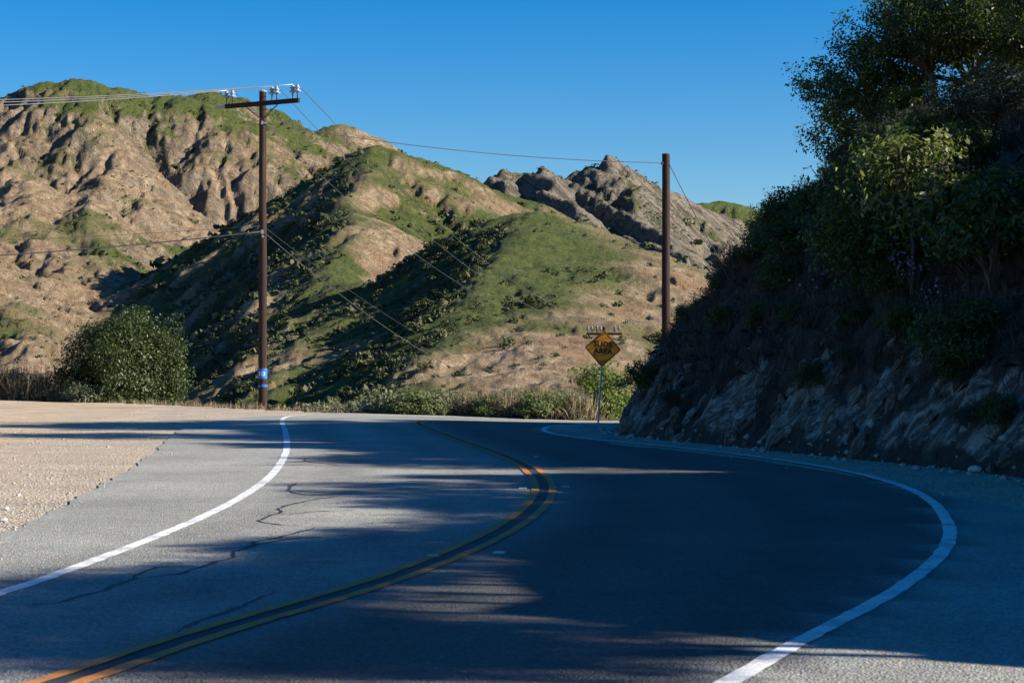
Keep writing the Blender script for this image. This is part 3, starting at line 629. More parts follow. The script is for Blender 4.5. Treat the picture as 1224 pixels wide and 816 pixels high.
dd2 = dd2 + (0.22 * (saw - .5) * sst(0, .25, 1 - saw) + 0.08 * (saw2 - .5)) * sst(0.05, 0.4, dd) * sst(2.6, 1.2, dd)
dd2 = np.maximum(dd2, 0)
prof = np.where(dd2 < 1.25, dd2 * 1.55, 1.94 + (dd2 - 1.25) * 0.98)
Hm = hmax(HY_) + 0.5 * fbm(HX / 4, HY_ / 4, 107, 3)
over = np.maximum(prof - Hm, 0); prof = np.where(prof > Hm, Hm + 0.18 * over, prof)
kx = 0.8; HZ = prof + 0.12 * fbm(HX / 0.7, HY_ / 0.7, 109, 4, 0.6) * sst(0, 0.5, dd) - 0.12 * sst(0.3, 0, dd) + 0.15 * fbm(HX / 2.3, HY_ / 2.3, 111, 3) * sst(0.2, 1.5, dd)
HZ = HZ + G(HX, HY_) + np.where(dd < 0, -0.35 + 0.0 * dd, 0)
keep = dd > -0.35
nr, nc = HZ.shape; I = (np.arange(nr - 1)[:, None] * nc + np.arange(nc - 1)[None, :]).ravel(); kf = keep.ravel()
Fq = np.stack([I, I + 1, I + nc + 1, I + nc], 1); Fq = Fq[kf[Fq].all(1)]
used = np.unique(Fq); remap = np.full(nr * nc, -1); remap[used] = np.arange(len(used))
Vh = np.stack([HX, HY_, HZ], -1).reshape(-1, 3)
sme = mesh_np('hillside', Vh[used], remap[Fq])
outc = sst(1.25, 0.45, dd + 0.9 * fbm(HX / 2.2, HY_ / 2.2, 113, 3)) * (0.25 + 0.75 * sst(0.3, 0.75, rib)) * sst(0.05, 0.35, dd)
at = sme.attributes.new('rock', 'FLOAT', 'POINT'); at.data.foreach_set('value', np.clip(outc, 0, 1).astype(np.float32).ravel()[used])
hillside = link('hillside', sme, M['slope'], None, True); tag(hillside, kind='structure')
hx_ = HX[0]; hy_ = HY_[:, 0]
def hz(x, y):
    ix = np.clip(np.searchsorted(hx_, x) - 1, 0, len(hx_) - 2); iy = np.clip(np.searchsorted(hy_, y) - 1, 0, len(hy_) - 2)
    fx = (x - hx_[ix]) / (hx_[ix + 1] - hx_[ix]); fy = (y - hy_[iy]) / (hy_[iy + 1] - hy_[iy])
    return (HZ[iy, ix] * (1 - fx) + HZ[iy, ix + 1] * fx) * (1 - fy) + (HZ[iy + 1, ix] * (1 - fx) + HZ[iy + 1, ix + 1] * fx) * fy
def hd(x, y):
    ix = np.clip(np.searchsorted(hx_, x), 0, len(hx_) - 1); iy = np.clip(np.searchsorted(hy_, y), 0, len(hy_) - 1); return dd[iy, ix]
def on_slope(px, py, y0=20, y1=62):                   # first point of the slope seen through a pixel
    Ys = np.arange(y0, y1, 0.1); Xs = (px - CX) / F * Ys; Zs_ = CH + (HY - py) / F * Ys
    hit = (hd(Xs, Ys) > 0.05) & (hz(Xs, Ys) >= Zs_)
    k = int(np.argmax(hit))
    if not hit.any(): return None
    return (float(Xs[k]), float(Ys[k]), float(hz(Xs[k], Ys[k])))

# ------------------------------------------------------------------ utility poles and wires
def pole_shaft(h0, h1, r0, r1, parent):
    mb = MB(); n = 12; pts = [(0.004 * math.sin(k * 1.3), 0.004 * math.cos(k), h0 + (h1 - h0) * k / n) for k in range(n + 1)]
    pts[-1] = (0, 0, h1); pts[0] = (0, 0, h0)
    mb.tube(pts, [r0 + (r1 - r0) * k / n for k in range(n + 1)], 14); return mb.build('shaft', M['wood'], parent, False)
def lathe(mb, c, prof, n=10):
    b0 = len(mb.v)
    for r, z in prof:
        for k in range(n):
            a = 2 * math.pi * k / n; mb.v.append(Vector((c[0] + r * math.cos(a), c[1] + r * math.sin(a), c[2] + z)))
    for i in range(len(prof) - 1):
        for k in range(n): mb.f.append((b0 + i * n + k, b0 + i * n + (k + 1) % n, b0 + (i + 1) * n + (k + 1) % n, b0 + (i + 1) * n + k))
    mb.f.append(tuple(b0 + k for k in range(n))[::-1]); e = b0 + (len(prof) - 1) * n; mb.f.append(tuple(e + k for k in range(n)))
INS = [(.035, 0), (.05, .03), (.11, .05), (.115, .075), (.05, .10), (.045, .13), (.085, .15), (.09, .17), (.04, .2), (.05, .235), (.03, .26)]
def insulator(parent, loc, mname='porcelain', s=1.0):
    mb = MB(); lathe(mb, (loc[0], loc[1], loc[2] + .16 * s), [(r * s, z * s) for r, z in INS]); o = mb.build('insulator', M[mname], parent, True)
    pb = MB(); pb.tube([(loc[0], loc[1], loc[2]), (loc[0], loc[1], loc[2] + .18 * s)], .02 * s, 6); pb.build('pin', M['rusty'], o); return o
def arm_pts(ctr, ang, offs): return [(ctr[0] + math.cos(ang) * o_, ctr[1] + math.sin(ang) * o_, ctr[2]) for o_ in offs]
def arm_box(parent, ctr, ang, L, w_=.12, h_=.15):
    from mathutils import Matrix
    mb = MB(); mb.box(ctr, (L, w_, h_), Matrix.Rotation(ang, 3, 'Z')); return mb.build('crossarm', M['arm_wood'], parent, bevel=0.012)

PX, PY = P(314, 0, 65)[0], 65.0
pole1 = empty('utility_pole', (PX, PY, 0)); tag(pole1, 'tall brown wooden utility pole with crossarm and blue bands beside the road crest', 'utility pole')
pole_shaft(-1.0, 10.7, .156, .118, pole1)
ang = math.atan2(-1.6, 2.75); AC = (0.0, -0.19, 10.27)
arm_box(pole1, AC, ang, 3.1)
for s_ in (-1, 1):
    mb = MB(); a_ = arm_pts(AC, ang, [s_ * .75])[0]; mb.tube([(a_[0], a_[1] - .08, a_[2] - .03), (0, -.17, AC[2] - .55)], .018, 6); mb.build('brace', M['rusty'], pole1)
mb = MB(); lathe(mb, (0, 0, 10.68), [(.135, 0), (.14, .03), (.1, .06)], 12); mb.build('cap', M['porcelain'], pole1)
ip = arm_pts((AC[0], AC[1], AC[2] + .07), ang, [-1.5, -1.25, .42, .62, 1.28, 1.48])
for q in ip: insulator(pole1, q, s=1.1)
mb = MB(); mb.tube([arm_pts(AC, ang, [-1.55])[0], arm_pts((AC[0], AC[1], AC[2]), ang, [-1.95])[0]], [.05, .03], 8); mb.build('end_insulator', M['porcelain'], pole1)
mb = MB(); mb.box((0, -.17, 9.62), (.06, .08, .12)); mb.box((0.1, -.14, 9.62), (.12, .05, .05)); mb.build('bracket', M['steel'], pole1)
mb = MB(); mb.box((0, -.17, 5.95), (.07, .1, .14)); mb.box((0.02, -.19, 5.8), (.05, .08, .08)); mb.build('bracket', M['steel'], pole1)
def band(z0, z1, mname, a0=0, a1=2 * math.pi, r=.168, name='band', parent=pole1, jag=0.0):
    n = 20; v = []; f = []; rg = random.Random(int(z0 * 1000))
    for k in range(n + 1):
        a = a0 + (a1 - a0) * k / n
        for zz in (z0 + rg.uniform(-jag, jag), z1 + rg.uniform(-jag, jag)): v.append((r * math.cos(a), r * math.sin(a), zz))
    f = [(2 * k, 2 * k + 2, 2 * k + 3, 2 * k + 1) for k in range(n)]
    me = bpy.data.meshes.new(name); me.from_pydata(v, [], f); return link(name, me, M[mname], parent, True)
yz = lambda py: 1.5 + (435 - py) / F * 65
band(yz(443), yz(440), 'blue', jag=.012, r=.158); band(yz(452.5), yz(447.5), 'blue', jag=.012, r=.158); band(yz(447.5), yz(443), 'blue', jag=.004, r=.1567)
band(yz(462.5), yz(459.5), 'blue', jag=.02, r=.1585)
for a0, a1, z0, z1 in ((4.0, 4.22, 444, 449), (4.32, 4.42, 443.6, 447), (4.32, 4.62, 446.4, 447.4), (4.56, 4.66, 443.4, 450), (4.8, 5.02, 443.6, 444.8), (4.94, 5.04, 444, 449.6), (4.78, 4.86, 446, 449.4), (5.2, 5.35, 444, 449)):
    band(yz(z1), yz(z0), 'white_mark', a0, a1, .1612, 'painted_mark')

P2 = P(796, 0, 72)
pole2 = empty('utility_pole', (P2[0], 72, 0)); tag(pole2, 'bare topped utility pole without crossarm rising behind the shaded slope', 'utility pole')
pole_shaft(-5.5, 1.5 + 250 / F * 72 , .17, .145, pole2)
mb = MB(); mb.box((-.14, -.06, 9.0), (.1, .1, .1)); mb.tube([(-.1, -.06, 9.0), (-.3, -.1, 9.02)], .03, 8); mb.build('wire_clamp', M['steel'], pole2)
mb = MB(); lathe(mb, (0, 0, 1.5 + 250 / F * 72 - .02), [(.15, 0), (.155, .04), (.12, .06)], 12); mb.build('cap', M['rusty'], pole2)

P3 = P(722, 0, 135)
pole3 = empty('utility_pole', (P3[0], 135, 0)); tag(pole3, 'farthest utility pole with its crossarm showing just above the diamond sign', 'utility pole')
z3 = 1.5 + 36 / F * 135
pole_shaft(-10, z3 + .5, .16, .12, pole3); arm_box(pole3, (0, -.17, z3), -.06, 2.5)
ip3 = arm_pts((0, -.17, z3 + .07), -.06, [-1.15, -.85, -.5, -.25, .75, 1.05])
for q in ip3: insulator(pole3, q, 'dull_porcelain', 1.15)

def wire(name, a, b_, sag, r, mat, label, group, n=40):
    a = Vector(a); b_ = Vector(b_); pts = [a + (b_ - a) * (k / n) - Vector((0, 0, sag * 4 * (k / n) * (1 - k / n))) for k in range(n + 1)]
    o = MB().tube([p - a for p in pts], r, 5).build(name, M[mat], None, True); o.location = a
    tag(o, label, 'wire', group); return o
base1 = Vector((PX, PY, 0)); tip = lambda q, s=1.25: base1 + Vector(q) + Vector((0, 0, .38 * s)); tip3 = lambda q: Vector((P3[0], 135, 0)) + Vector(q) + Vector((0, 0, .5))
for k, (i, py, nm) in enumerate(((0, 126.5, 'lowest'), (2, 121.5, 'middle'), (4, 116.0, 'highest'))):
    wire('power_line', tip(ip[i]), P(-420, py + 3, 63), 0.28, .013, 'bright_wire', 'pale power line running left from the crossarm, %s of the three' % nm, 'power lines leaving to the left')
for k, (i, j, sg, nm) in enumerate(((1, 0, 2.2, 'left end'), (3, 3, 2.0, 'middle'), (5, 5, 1.8, 'right end'))):
    wire('power_line', tip(ip[i]), tip3(ip3[j]), sg, .011, 'dark_wire', 'thin power line sagging from the %s of the crossarm down to the farthest pole' % nm, 'power lines descending to the far pole')
wire('power_line', (PX + .1, PY - .14, 9.62), (P2[0] - .3, 71.9, 9.02), .28, .014, 'dark_wire', 'single dark line strung across the sky between the two near poles', None)
wire('guy_wire', (P2[0] + .12, 71.9, 8.95), P(872, 330, 76), 0.1, .015, 'dark_wire', 'short guy wire slanting down to the right from the bare topped pole', None)
wire('cable', (PX - .05, PY - .2, 5.95), P(-420, 322, 60), .25, .02, 'dark_wire', 'thick dark cable running left from halfway up the pole with crossarm', None)
wire('cable', (PX - .05, PY - .2, 6.15), P(-420, 295, 66), .2, .007, 'dark_wire', 'faint thin cable just above the thick dark cable on the left', None)
o = wire('cable', (PX + .1, PY - .2, 5.9), (P3[0], 134.8, -.6), 2.3, .014, 'dark_wire', 'dark cable with a splice sloping down right from halfway up the pole', None)
mb = MB(); mb.tube([(-.0, 0, 0), (.05, .3, -.03), (.1, .6, -.06)], [.03, .07, .03], 8)
sp = mb.build('splice', M['rusty'], o); tq = .36; dv = Vector((P3[0], 134.8, -.6)) - Vector((PX + .1, PY - .2, 5.9)); sp.location = dv * tq - Vector((0, 0, 2.3 * 4 * tq * (1 - tq) + .04))
wire('cable', (PX + .1, PY - .2, 6.1), (P3[0] + .2, 134.8, -.2), 1.9, .006, 'dark_wire', 'faint thin cable sloping down right just above the spliced cable', None)

# ------------------------------------------------------------------ warning sign
gx0, gy0 = gp(714, 506); 
sign = empty('warning_sign', (gx0, gy0, float(G(gx0, gy0))), 0.10); tag(sign, 'yellow diamond SLIDE AREA warning sign on a thin metal post at the bend', 'road sign')
kx_ = gy0 / F
mb = MB(); mb.tube([(0, 0, -.3), (3 * kx_, 0, .8), (6.5 * kx_, 0, 1.9)], .026, 8); mb.build('post', M['steel'], sign)
sc_ = Vector((6.5 * kx_, -.045, 1.5 + 18.5 / F * gy0 - float(G(gx0, gy0)))); hd_ = 22.3 * kx_
def diamond(R, rc, y, th, name, mat, parent, hole=0):
    n = 5; ring = []
    for k in range(4):
        a = math.pi / 2 * k; c = Vector((math.cos(a), math.sin(a))) * (R - rc * 1.414)
        for j in range(n + 1):
            b2 = a - math.pi / 4 + math.pi / 2 * j / n; ring.append((c.x + rc * math.cos(b2), c.y + rc * math.sin(b2)))
    N = len(ring)
    if not hole:
        v = [(x, y, z) for x, z in ring] + [(x, y + th, z) for x, z in ring]
        f = [tuple(range(N))[::-1], tuple(range(N, 2 * N))] + [(k, (k + 1) % N, N + (k + 1) % N, N + k) for k in range(N)]
    else:
        v = [(x, y, z) for x, z in ring] + [(x * hole, y, z * hole) for x, z in ring]
        f = [((k + 1) % N, k, N + k, N + (k + 1) % N) for k in range(N)]
    me = bpy.data.meshes.new(name); me.from_pydata(v, [], f); o = link(name, me, mat, parent); o.location = sc_; o.rotation_euler = (0, math.radians(4), 0); return o
pnl = diamond(hd_, .05, 0, .006, 'panel', M['sign_yellow'], sign)
brd = diamond(hd_ * .955, .045, -.003, 0, 'border', M['black'], sign, .955)
for word, dz in (('SLIDE', .055), ('AREA', -.125)):
    cu = bpy.data.curves.new('lettering', 'FONT'); cu.body = word; cu.size = .205; cu.align_x = 'CENTER'; cu.space_character = 1.12; cu.extrude = .001; cu.offset = .004
    to = bpy.data.objects.new('lettering_source', cu); C.objects.link(to); bpy.context.view_layer.update()
    me = bpy.data.meshes.new_from_object(to); bpy.data.objects.remove(to)
    lo = link('lettering', me, M['black'], sign); lo.location = sc_ + Vector((.0, -.005, dz)); lo.rotation_euler = (math.radians(90), math.radians(4), 0); lo.scale = (.92, 1.0, 1)
for dz in (-.17, .17):
    mb = MB(); mb.tube([(0, -.008, dz), (0, .03, dz)], .012, 8); bo = mb.build('bolt', M['steel'], sign); bo.location = sc_

# ------------------------------------------------------------------ raised road markers
mk = [((518, 665), 'amber', 'nearest raised marker on the left of the double yellow line'), ((597, 661), 'reflector', 'nearest raised marker on the right of the double yellow line'),
      ((625, 584), 'amber', 'second raised marker on the left of the double yellow line, near the tightest bend'), ((676, 582), 'reflector', 'second raised marker on the right of the double yellow line, near the tightest bend'),
      ((641, 546), 'reflector', 'farthest raised marker beyond the tightest bend of the yellow line')]
for (px, py), mt, lb in mk:
    x, y = gp(px, py); z = float(road_z(x, y)); r_ = empty('road_marker', (x, y, z), -.2); tag(r_, lb, 'road marker', 'raised markers along the centre line')
    v = [(-.05, -.05, 0), (.05, -.05, 0), (.05, .05, 0), (-.05, .05, 0), (-.04, -.02, .016), (.04, -.02, .016), (.04, .02, .016), (-.04, .02, .016)]
    me = bpy.data.meshes.new('body'); me.from_pydata(v, [], [(4, 5, 6, 7), (1, 2, 6, 5), (3, 0, 4, 7), (0, 1, 5, 4), (2, 3, 7, 6)]); link('body', me, M[mt], r_)
    me = bpy.data.meshes.new('lens'); me.from_pydata([(-.045, -.049, .0035), (.045, -.049, .0035), (.038, -.027, .016), (-.038, -.027, .016)], [], [(0, 1, 2, 3)]); link('lens', me, M['reflector'], r_)

# ------------------------------------------------------------------ roadside plants
def groundz(x, y):
    ix = int(np.clip(np.searchsorted(x_, x) - 1, 0, len(x_) - 2)); iy = int(np.clip(np.searchsorted(y_, y) - 1, 0, len(y_) - 2))
    return float(GZ[iy:iy + 2, ix:ix + 2].mean())
def put(o, px, Y, s=1.0, rz=None, sink=0.05, xyz=None):
    x = (px - CX) / F * Y
    o.location = xyz if xyz else (x, Y, groundz(x, Y) - sink); o.rotation_euler = (0, 0, random.uniform(0, 6.28) if rz is None else rz)
    o.scale = (s, s, s * random.uniform(0.9, 1.1)) if not isinstance(s, tuple) else s
    return o
big = make_tree('round_bush', 'large round dense green bush standing alone at the edge of the gravel pullout', 'bush', 21, 4.75, (2.55, 2.4, 2.4), .14, None, 'bush_leaf', 420, 150, .25, (.115, .06), base_cut=-0.75, ctr_h=2.25)
put(big, 153, 77.8, (.95, .95, 1.12), 0.4)
sage = [make_shrub('sage_bush', 31 + k, (.85, .8, .55), 'sage_leaf', 70, 45, .13, (.13, .045)) for k in range(2)]
brt = [make_shrub('green_bush', 41 + k, (.8, .8, .55), 'olive_leaf', 65, 45, .12, (.12, .05)) for k in range(2)]
dryb = [make_brush('dry_bush', 51 + k, .45, 1.0, 'dry_stem', 60, 8, .02, .5, 'sage_leaf' if k else None, (.1, .035), 500 if k else 0) for k in range(2)]
ORD = ['first', 'second', 'third', 'fourth', 'fifth', 'sixth', 'seventh', 'eighth', 'ninth', 'tenth', 'eleventh', 'twelfth', 'thirteenth', 'fourteenth', 'fifteenth', 'sixteenth', 'seventeenth', 'eighteenth']
used_p = {}
def place(protos, k, label, cat, group, *a, **kw):
    p = protos[k % len(protos)]; o = p if not used_p.get(p) else copy_tree(p); used_p[p] = True
    put(o, *a, **kw); tag(o, label, cat, group); return o
rows_ = [('s', 340, 65.4, .6), ('d', 352, 64.6, .6), ('d', 372, 63.4, .8), ('s', 392, 62.5, .9), ('d', 402, 61.5, .75), ('s', 422, 61.8, 1.05), ('s', 446, 61.5, 1.2), ('d', 458, 60.6, .8), ('s', 474, 61, 1.1), ('g', 490, 60, .85), ('g', 508, 59.8, .8), ('s', 528, 60.5, .8), ('d', 548, 60.3, 1.0), ('d', 566, 60, .85),
         ('g', 584, 59.5, .6), ('d', 600, 59.5, .95), ('s', 612, 60.5, .8), ('d', 628, 60.4, 1.0), ('g', 640, 59, .75), ('d', 654, 59.5, .95), ('s', 668, 59.8, .8), ('d', 682, 59.3, .9), ('d', 697, 59.5, .9)]
cnt = {'s': 0, 'd': 0, 'g': 0}
for k, (ty, px, Y, s) in enumerate(rows_):
    nm = {'s': 'grey-green sage bush', 'd': 'dry brown brushy bush', 'g': 'fresh green bush'}[ty]
    Y -= .5; s *= 1.2 if ty != 'd' else 1.15
    place({'s': sage, 'd': dryb, 'g': brt}[ty], cnt[ty], '%s %s from the left along the far edge of the road' % (ORD[cnt[ty]], nm), 'bush', 'bushes along the far road edge', px, Y, s)
    cnt[ty] += 1
lft = [('d', -8, 79.0, 1.7), ('g', 8, 79.6, 1.6), ('d', 20, 78.8, 1.6), ('d', 34, 78.9, 1.8), ('g', 48, 79.5, 1.6), ('d', 62, 78.7, 1.5), ('d', 78, 78.3, 1.4), ('d', 92, 78, 1.2), ('s', 100, 77.6, 1.0)]
cl = {'s': 0, 'd': 0, 'g': 0}
for ty, px, Y, s in lft:
    Y -= 1.75
    nm = {'s': 'grey-green low bush', 'd': 'reddish dry brush clump', 'g': 'dark green low bush'}[ty]
    place({'s': sage, 'd': dryb, 'g': brt}[ty], cl[ty], '%s %s left of the large round bush' % (ORD[cl[ty]], nm), 'bush', 'low bushes left of the large round bush', px, Y, s); cl[ty] += 1
for k, (px, Y, s, ty, lb) in enumerate([(143, 76.0, .75, 's', 'small feathery pale green bush in front of the large round bush'), (122, 76.3, .6, 'd', 'thin dry grass tuft at the left foot of the large round bush'), (178, 75.8, .7, 'g', 'small bright green bush at the foot of the large round bush'),
                                       (214, 74.5, 1.0, 'g', 'yellow-green bush at the right foot of the large round bush'), (232, 73, .8, 'd', 'dry clump right of the large round bush'), (250, 72, .75, 's', 'low grey-green bush between the round bush and the tall pole'), (272, 71, .6, 'g', 'low green bush nearest the left of the tall pole'), (292, 69.5, .6, 'd', 'sparse dry tuft at the left foot of the tall pole')]):
    place({'s': sage, 'd': dryb, 'g': brt}[ty], k, lb, 'bush', 'low bushes round the pullout edge', px, Y, s)
st_ = make_tree('young_tree', 'young sunlit green tree behind the diamond sign post', 'tree', 61, 3.3, (1.0, .9, 1.2), .05, None, 'bright_leaf', 60, 50, .2, (.13, .07), base_cut=-.9, ctr_h=1.9)
put(st_, 722, 61.5, 1.0, 1.0)
st2 = make_shrub('green_bush', 63, (.8, .7, .55), 'laurel_leaf', 36, 40, .16, (.13, .07)); tag(st2, 'dark green bush leaning left of the young tree by the sign', 'bush'); put(st2, 697, 61.0, 1.15, 0.3)

# ------------------------------------------------------------------ the shaded slope: trees, shrubs, brush
oak = [make_tree('oak_tree', 'x', 'tree', 71 + k, 4.0, (1.9, 1.8, 1.45), .10, None, 'oak_leaf', 115, 105, .22, (.105, .055), base_cut=-.7, ctr_h=2.5, lean=(-.5, 0)) for k in range(3)]
def put_at(protos, k, label, cat, group, x, y, s=1.0, rz=None, sink=.1, sz=None):
    return place(protos, k, label, cat, group, 0, 0, s if sz is None else (s, s, sz), rz, xyz=(x, y, float(hz(x, y)) - sink))
trees = [  # x, y, scale, label
 (9.5, 47.0, .95, 'oak leaning out over the skyline, leftmost tree on the slope'), (9.6, 43.4, .85, 'slim oak with pale trunk behind the sunlit shrub'),
 (8.7, 44.8, .9, 'oak filling the gap just right of the leaning oak'), (10.9, 45.2, 1.05, 'tall oak at the top of the slope behind the leaning oak'), (11.3, 42.5, 1.0, 'oak at the top edge right of the pale trunk'),
 (10.9, 37.4, .95, 'oak crowding the top right corner of the slope')]
for k, (x, y, s, lb) in enumerate(trees):
    put_at(oak, k, lb, 'tree', 'oaks on top of the slope', x, y, s, 0.3 * k)
put_at(oak, 1, 'oak added behind the corner of the slope to shade the sign', 'tree', 'oaks on top of the slope', 11.6, 49.5, .85, 2.0)  # extra tree put in to keep the sun off the sign
TIPS = [(10.75, -3.4), (11.2, -4.4), (11.8, -4.6), (12.2, -4.2), (12.6, -3.8), (13.0, -3.5), (13.5, -3.1), (14.0, -2.9), (14.4, -2.7), (14.9, -2.6), (15.4, -2.5), (15.8, -2.2), (16.2, -1.9), (17.1, -1.0), (18.0, -.4), (19.0, -.2), (19.8, 0), (20.6, -.2), (21.4, -.6), (22.6, -2.7), (23.8, -3.0), (28.7, -3.2), (29.6, -3.0), (30.8, -3.4), (32.0, -2.2), (36.2, -6.0), (38.0, -6.3), (40.2, -5.2), (45.5, -8.0)]
for k, (yg, xt) in enumerate(TIPS):                    # the row of oaks along the crest that shades the road
    x = 11.5; y = yg + math.tan(sa) * (x - xt); top = math.tan(se) / math.cos(sa) * (x - xt); s = max(.2, (top - float(hz(x, y))) / 4.0)
    o = put_at(oak, k, 'oak along the top of the slope casting shade over the road', 'tree', 'oaks on top of the slope', x, y, s, 1.1 * k)
    wd_ = max(.52, min(s, .5 + .012 * yg)); o.scale = (wd_, wd_, s)
laur = make_tree('laurel_shrub', 'tall leafy green shrub midway up the slope below the sunlit tips', 'shrub', 81, 3.3, (1.15, 1.0, 1.55), .05, None, 'laurel_leaf', 110, 60, .22, (.12, .05), base_cut=-.95, ctr_h=1.6)
q = on_slope(1055, 345); laur.location = (q[0], q[1], q[2] - .3)
pale = make_tree('pale_shrub', 'pale sunlit shrub glowing in the middle of the dark slope', 'shrub', 82, 1.7, (.8, .7, .85), .03, None, 'sunlit_leaf', 34, 60, .15, (.12, .05), base_cut=-.8, ctr_h=1.0)
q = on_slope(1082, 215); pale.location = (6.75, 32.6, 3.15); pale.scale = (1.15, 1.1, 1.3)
dark = [make_shrub('leafy_shrub', 91 + k, (.8, .75, .7), 'oak_leaf', 60, 75, .12, (.085, .04)) for k in range(3)]
dull = [make_shrub('grey_shrub', 95 + k, (.7, .65, .5), 'dull_leaf', 60, 70, .11, (.085, .022)) for k in range(2)]
dead = [make_brush('dead_brush', 98 + k, .4, .85, 'dead_stem', 55, 8, .014, .6, 'dull_leaf' if k == 1 else None, (.08, .025), 350 if k == 1 else 0) for k in range(3)]
put_at(dark, 0, 'broad dark shrub added below the leaning oak to shade the sign', 'shrub', 'shrubs on the shaded slope', 9.2, 48.2, 1.5); put_at(dark, 1, 'dark shrub added right of the leaning oak to shade the sign', 'shrub', 'shrubs on the shaded slope', 10.3, 47.9, 1.6)  # two shrubs added to block the sun on the sign panel
for px, py, s, lb in [(1195, 330, 1.5, 'broad dark shrub filling the right edge of the slope'), (1190, 150, 1.6, 'broad grey-leaved shrub high at the right edge'), (1150, 440, 1.0, 'green shrub overhanging the rock at lower right'), (1000, 300, .9, 'leafy shrub left of the tall leafy green shrub'), (768, 400, 1.05, 'dark shrub sticking out at the left corner of the slope'), (845, 330, .7, 'spiky dark shrub on the corner ridge right of the bare pole'), (738, 492, .55, 'lowest small shrub at the corner of the slope beside the sign post'), (750, 458, .8, 'rounded dark shrub on the steep corner of the slope'), (772, 468, .7, 'dark shrub on the rock just right of the slope corner'), (742, 470, .6, 'small dark shrub nearest the sign at the corner of the slope'), (757, 440, 1.0, 'dark shrub lowest on the left corner of the slope'), (815, 368, .8, 'shrub on the corner ridge just right of the bare pole'), (790, 388, .95, 'shrub around the foot of the bare pole')]:
    q = on_slope(px, py)
    if q: put_at(dark if 'grey' not in lb else dull, int(px), lb, 'shrub', 'shrubs on the shaded slope', q[0], q[1], s, None, .15)
rng = np.random.default_rng(77); n_ = 0; pl = []
for tr_ in range(9000):
    x = rng.uniform(3.0, 15); y = rng.uniform(23, 54); d_ = float(hd(x, y))
    if d_ < 0.38 or d_ > 8.5: continue
    if d_ < .95 and rng.uniform() < .55: continue
    hgt = float(hz(x, y))
    r_ = rng.uniform(.30, .52)
    if any((x - a) ** 2 + (y - b2) ** 2 < (.62 * (r_ + c)) ** 2 for a, b2, c in pl): continue
    pl.append((x, y, r_))
    u = rng.uniform(); lowf = float(perlin(np.array([x / 2.4]), np.array([y / 2.4]), 201)[0])
    if u < .40 + .5 * lowf: protos, lb, cat = dark, 'dark leafy shrub, one of many covering the shaded slope', 'shrub'
    elif u < .62 + .3 * lowf: protos, lb, cat = dull, 'grey-green shrub, one of many covering the shaded slope', 'shrub'
    else: protos, lb, cat = dead, 'dead twiggy brush, one of many clumps covering the shaded slope', 'brush'
    put_at(protos, int(rng.integers(0, 99)), lb, cat, {'shrub': 'shrubs on the shaded slope', 'brush': 'dead brush on the shaded slope'}[cat], x, y, r_ * 1.75 * (1.0 if d_ > 2.2 else .6), None, .12)
    n_ += 1
    if n_ >= 290: break
print('slope shrubs', n_)
FLN = {(1137, 312): 'right hand', (1100, 350): 'middle lower', (1085, 345): 'middle left', (985, 365): 'leftmost', (1135, 390): 'lowest', (1105, 358): 'tightly bunched middle', (1130, 150): 'highest'}
for px, py in ((1137, 312), (1100, 350), (1085, 345), (985, 365), (1135, 390), (1105, 358), (1130, 150)):
    q = on_slope(px, py)
    if q:
        rg = np.random.default_rng(int(px)); r_ = empty('flower_clump', q); tag(r_, FLN[(px, py)] + ' clump of small purple flowers among the dark shrubs of the slope', 'flowers', 'purple flowers on the shaded slope')
        c_ = rg.normal(0, 1, (15, 3)) * np.array([.16, .12, .14]) + np.array([-.35, -.45, .45]); V, Fc = leaf_arr(rg, c_, rg.normal(size=(15, 3)) + np.array([-.3, -.8, .3]), .055, .045); link('blossom', mesh_np('blossom', V, Fc), M['purple'], r_)
        V, Fc = blades(rg, np.array([[-.2, -.25, 0.0]]), 18, .6, .012, .45); link('stem', mesh_np('stem', V, Fc), M['dull_leaf'], r_)
# angular slabs and blocks standing proud of the rock foot
slab_me = []
for v in range(5):
    bm = bmesh.new(); rg = random.Random(300 + v)
    for k in range(26):
        p = Vector((rg.gauss(0, 1), rg.gauss(0, 1), rg.gauss(0, 1))).normalized(); bm.verts.new((p.x * .5, p.y * .5, p.z * .5))
    bmesh.ops.convex_hull(bm, input=bm.verts[:]); bmesh.ops.delete(bm, geom=[q for q in bm.verts if not q.link_faces], context='VERTS')
    me = bpy.data.meshes.new('rock_slab'); bm.to_mesh(me); bm.free(); me.materials.append(M['bank_rock']); slab_me.append(me)
rg = np.random.default_rng(401); cnt_ = 0
for _ in range(4000):
    if cnt_ >= 230: break
    y = rg.uniform(23, 50); x = rg.uniform(2, 9); d_ = float(hd(x, y))
    if d_ < .08 or d_ > 1.15: continue
    if perlin(np.array([y / 1.3 + d_ * .8]), np.array([d_ / 2.0]), 131)[0] < -.05: continue
    L_ = rg.uniform(.22, .75) * (1.15 - .4 * d_); o = bpy.data.objects.new('rock_slab', slab_me[cnt_ % 5]); C.objects.link(o); o.parent = hillside
    o.location = (x, y, float(hz(x, y)) - .04); o.scale = (L_ * rg.uniform(.3, .5), L_ * rg.uniform(.3, .55), L_ * rg.uniform(.9, 1.5))
    o.rotation_euler = (.72 + rg.normal(0, .16), .45 + rg.normal(0, .15), rg.normal(-.1, .3)); cnt_ += 1
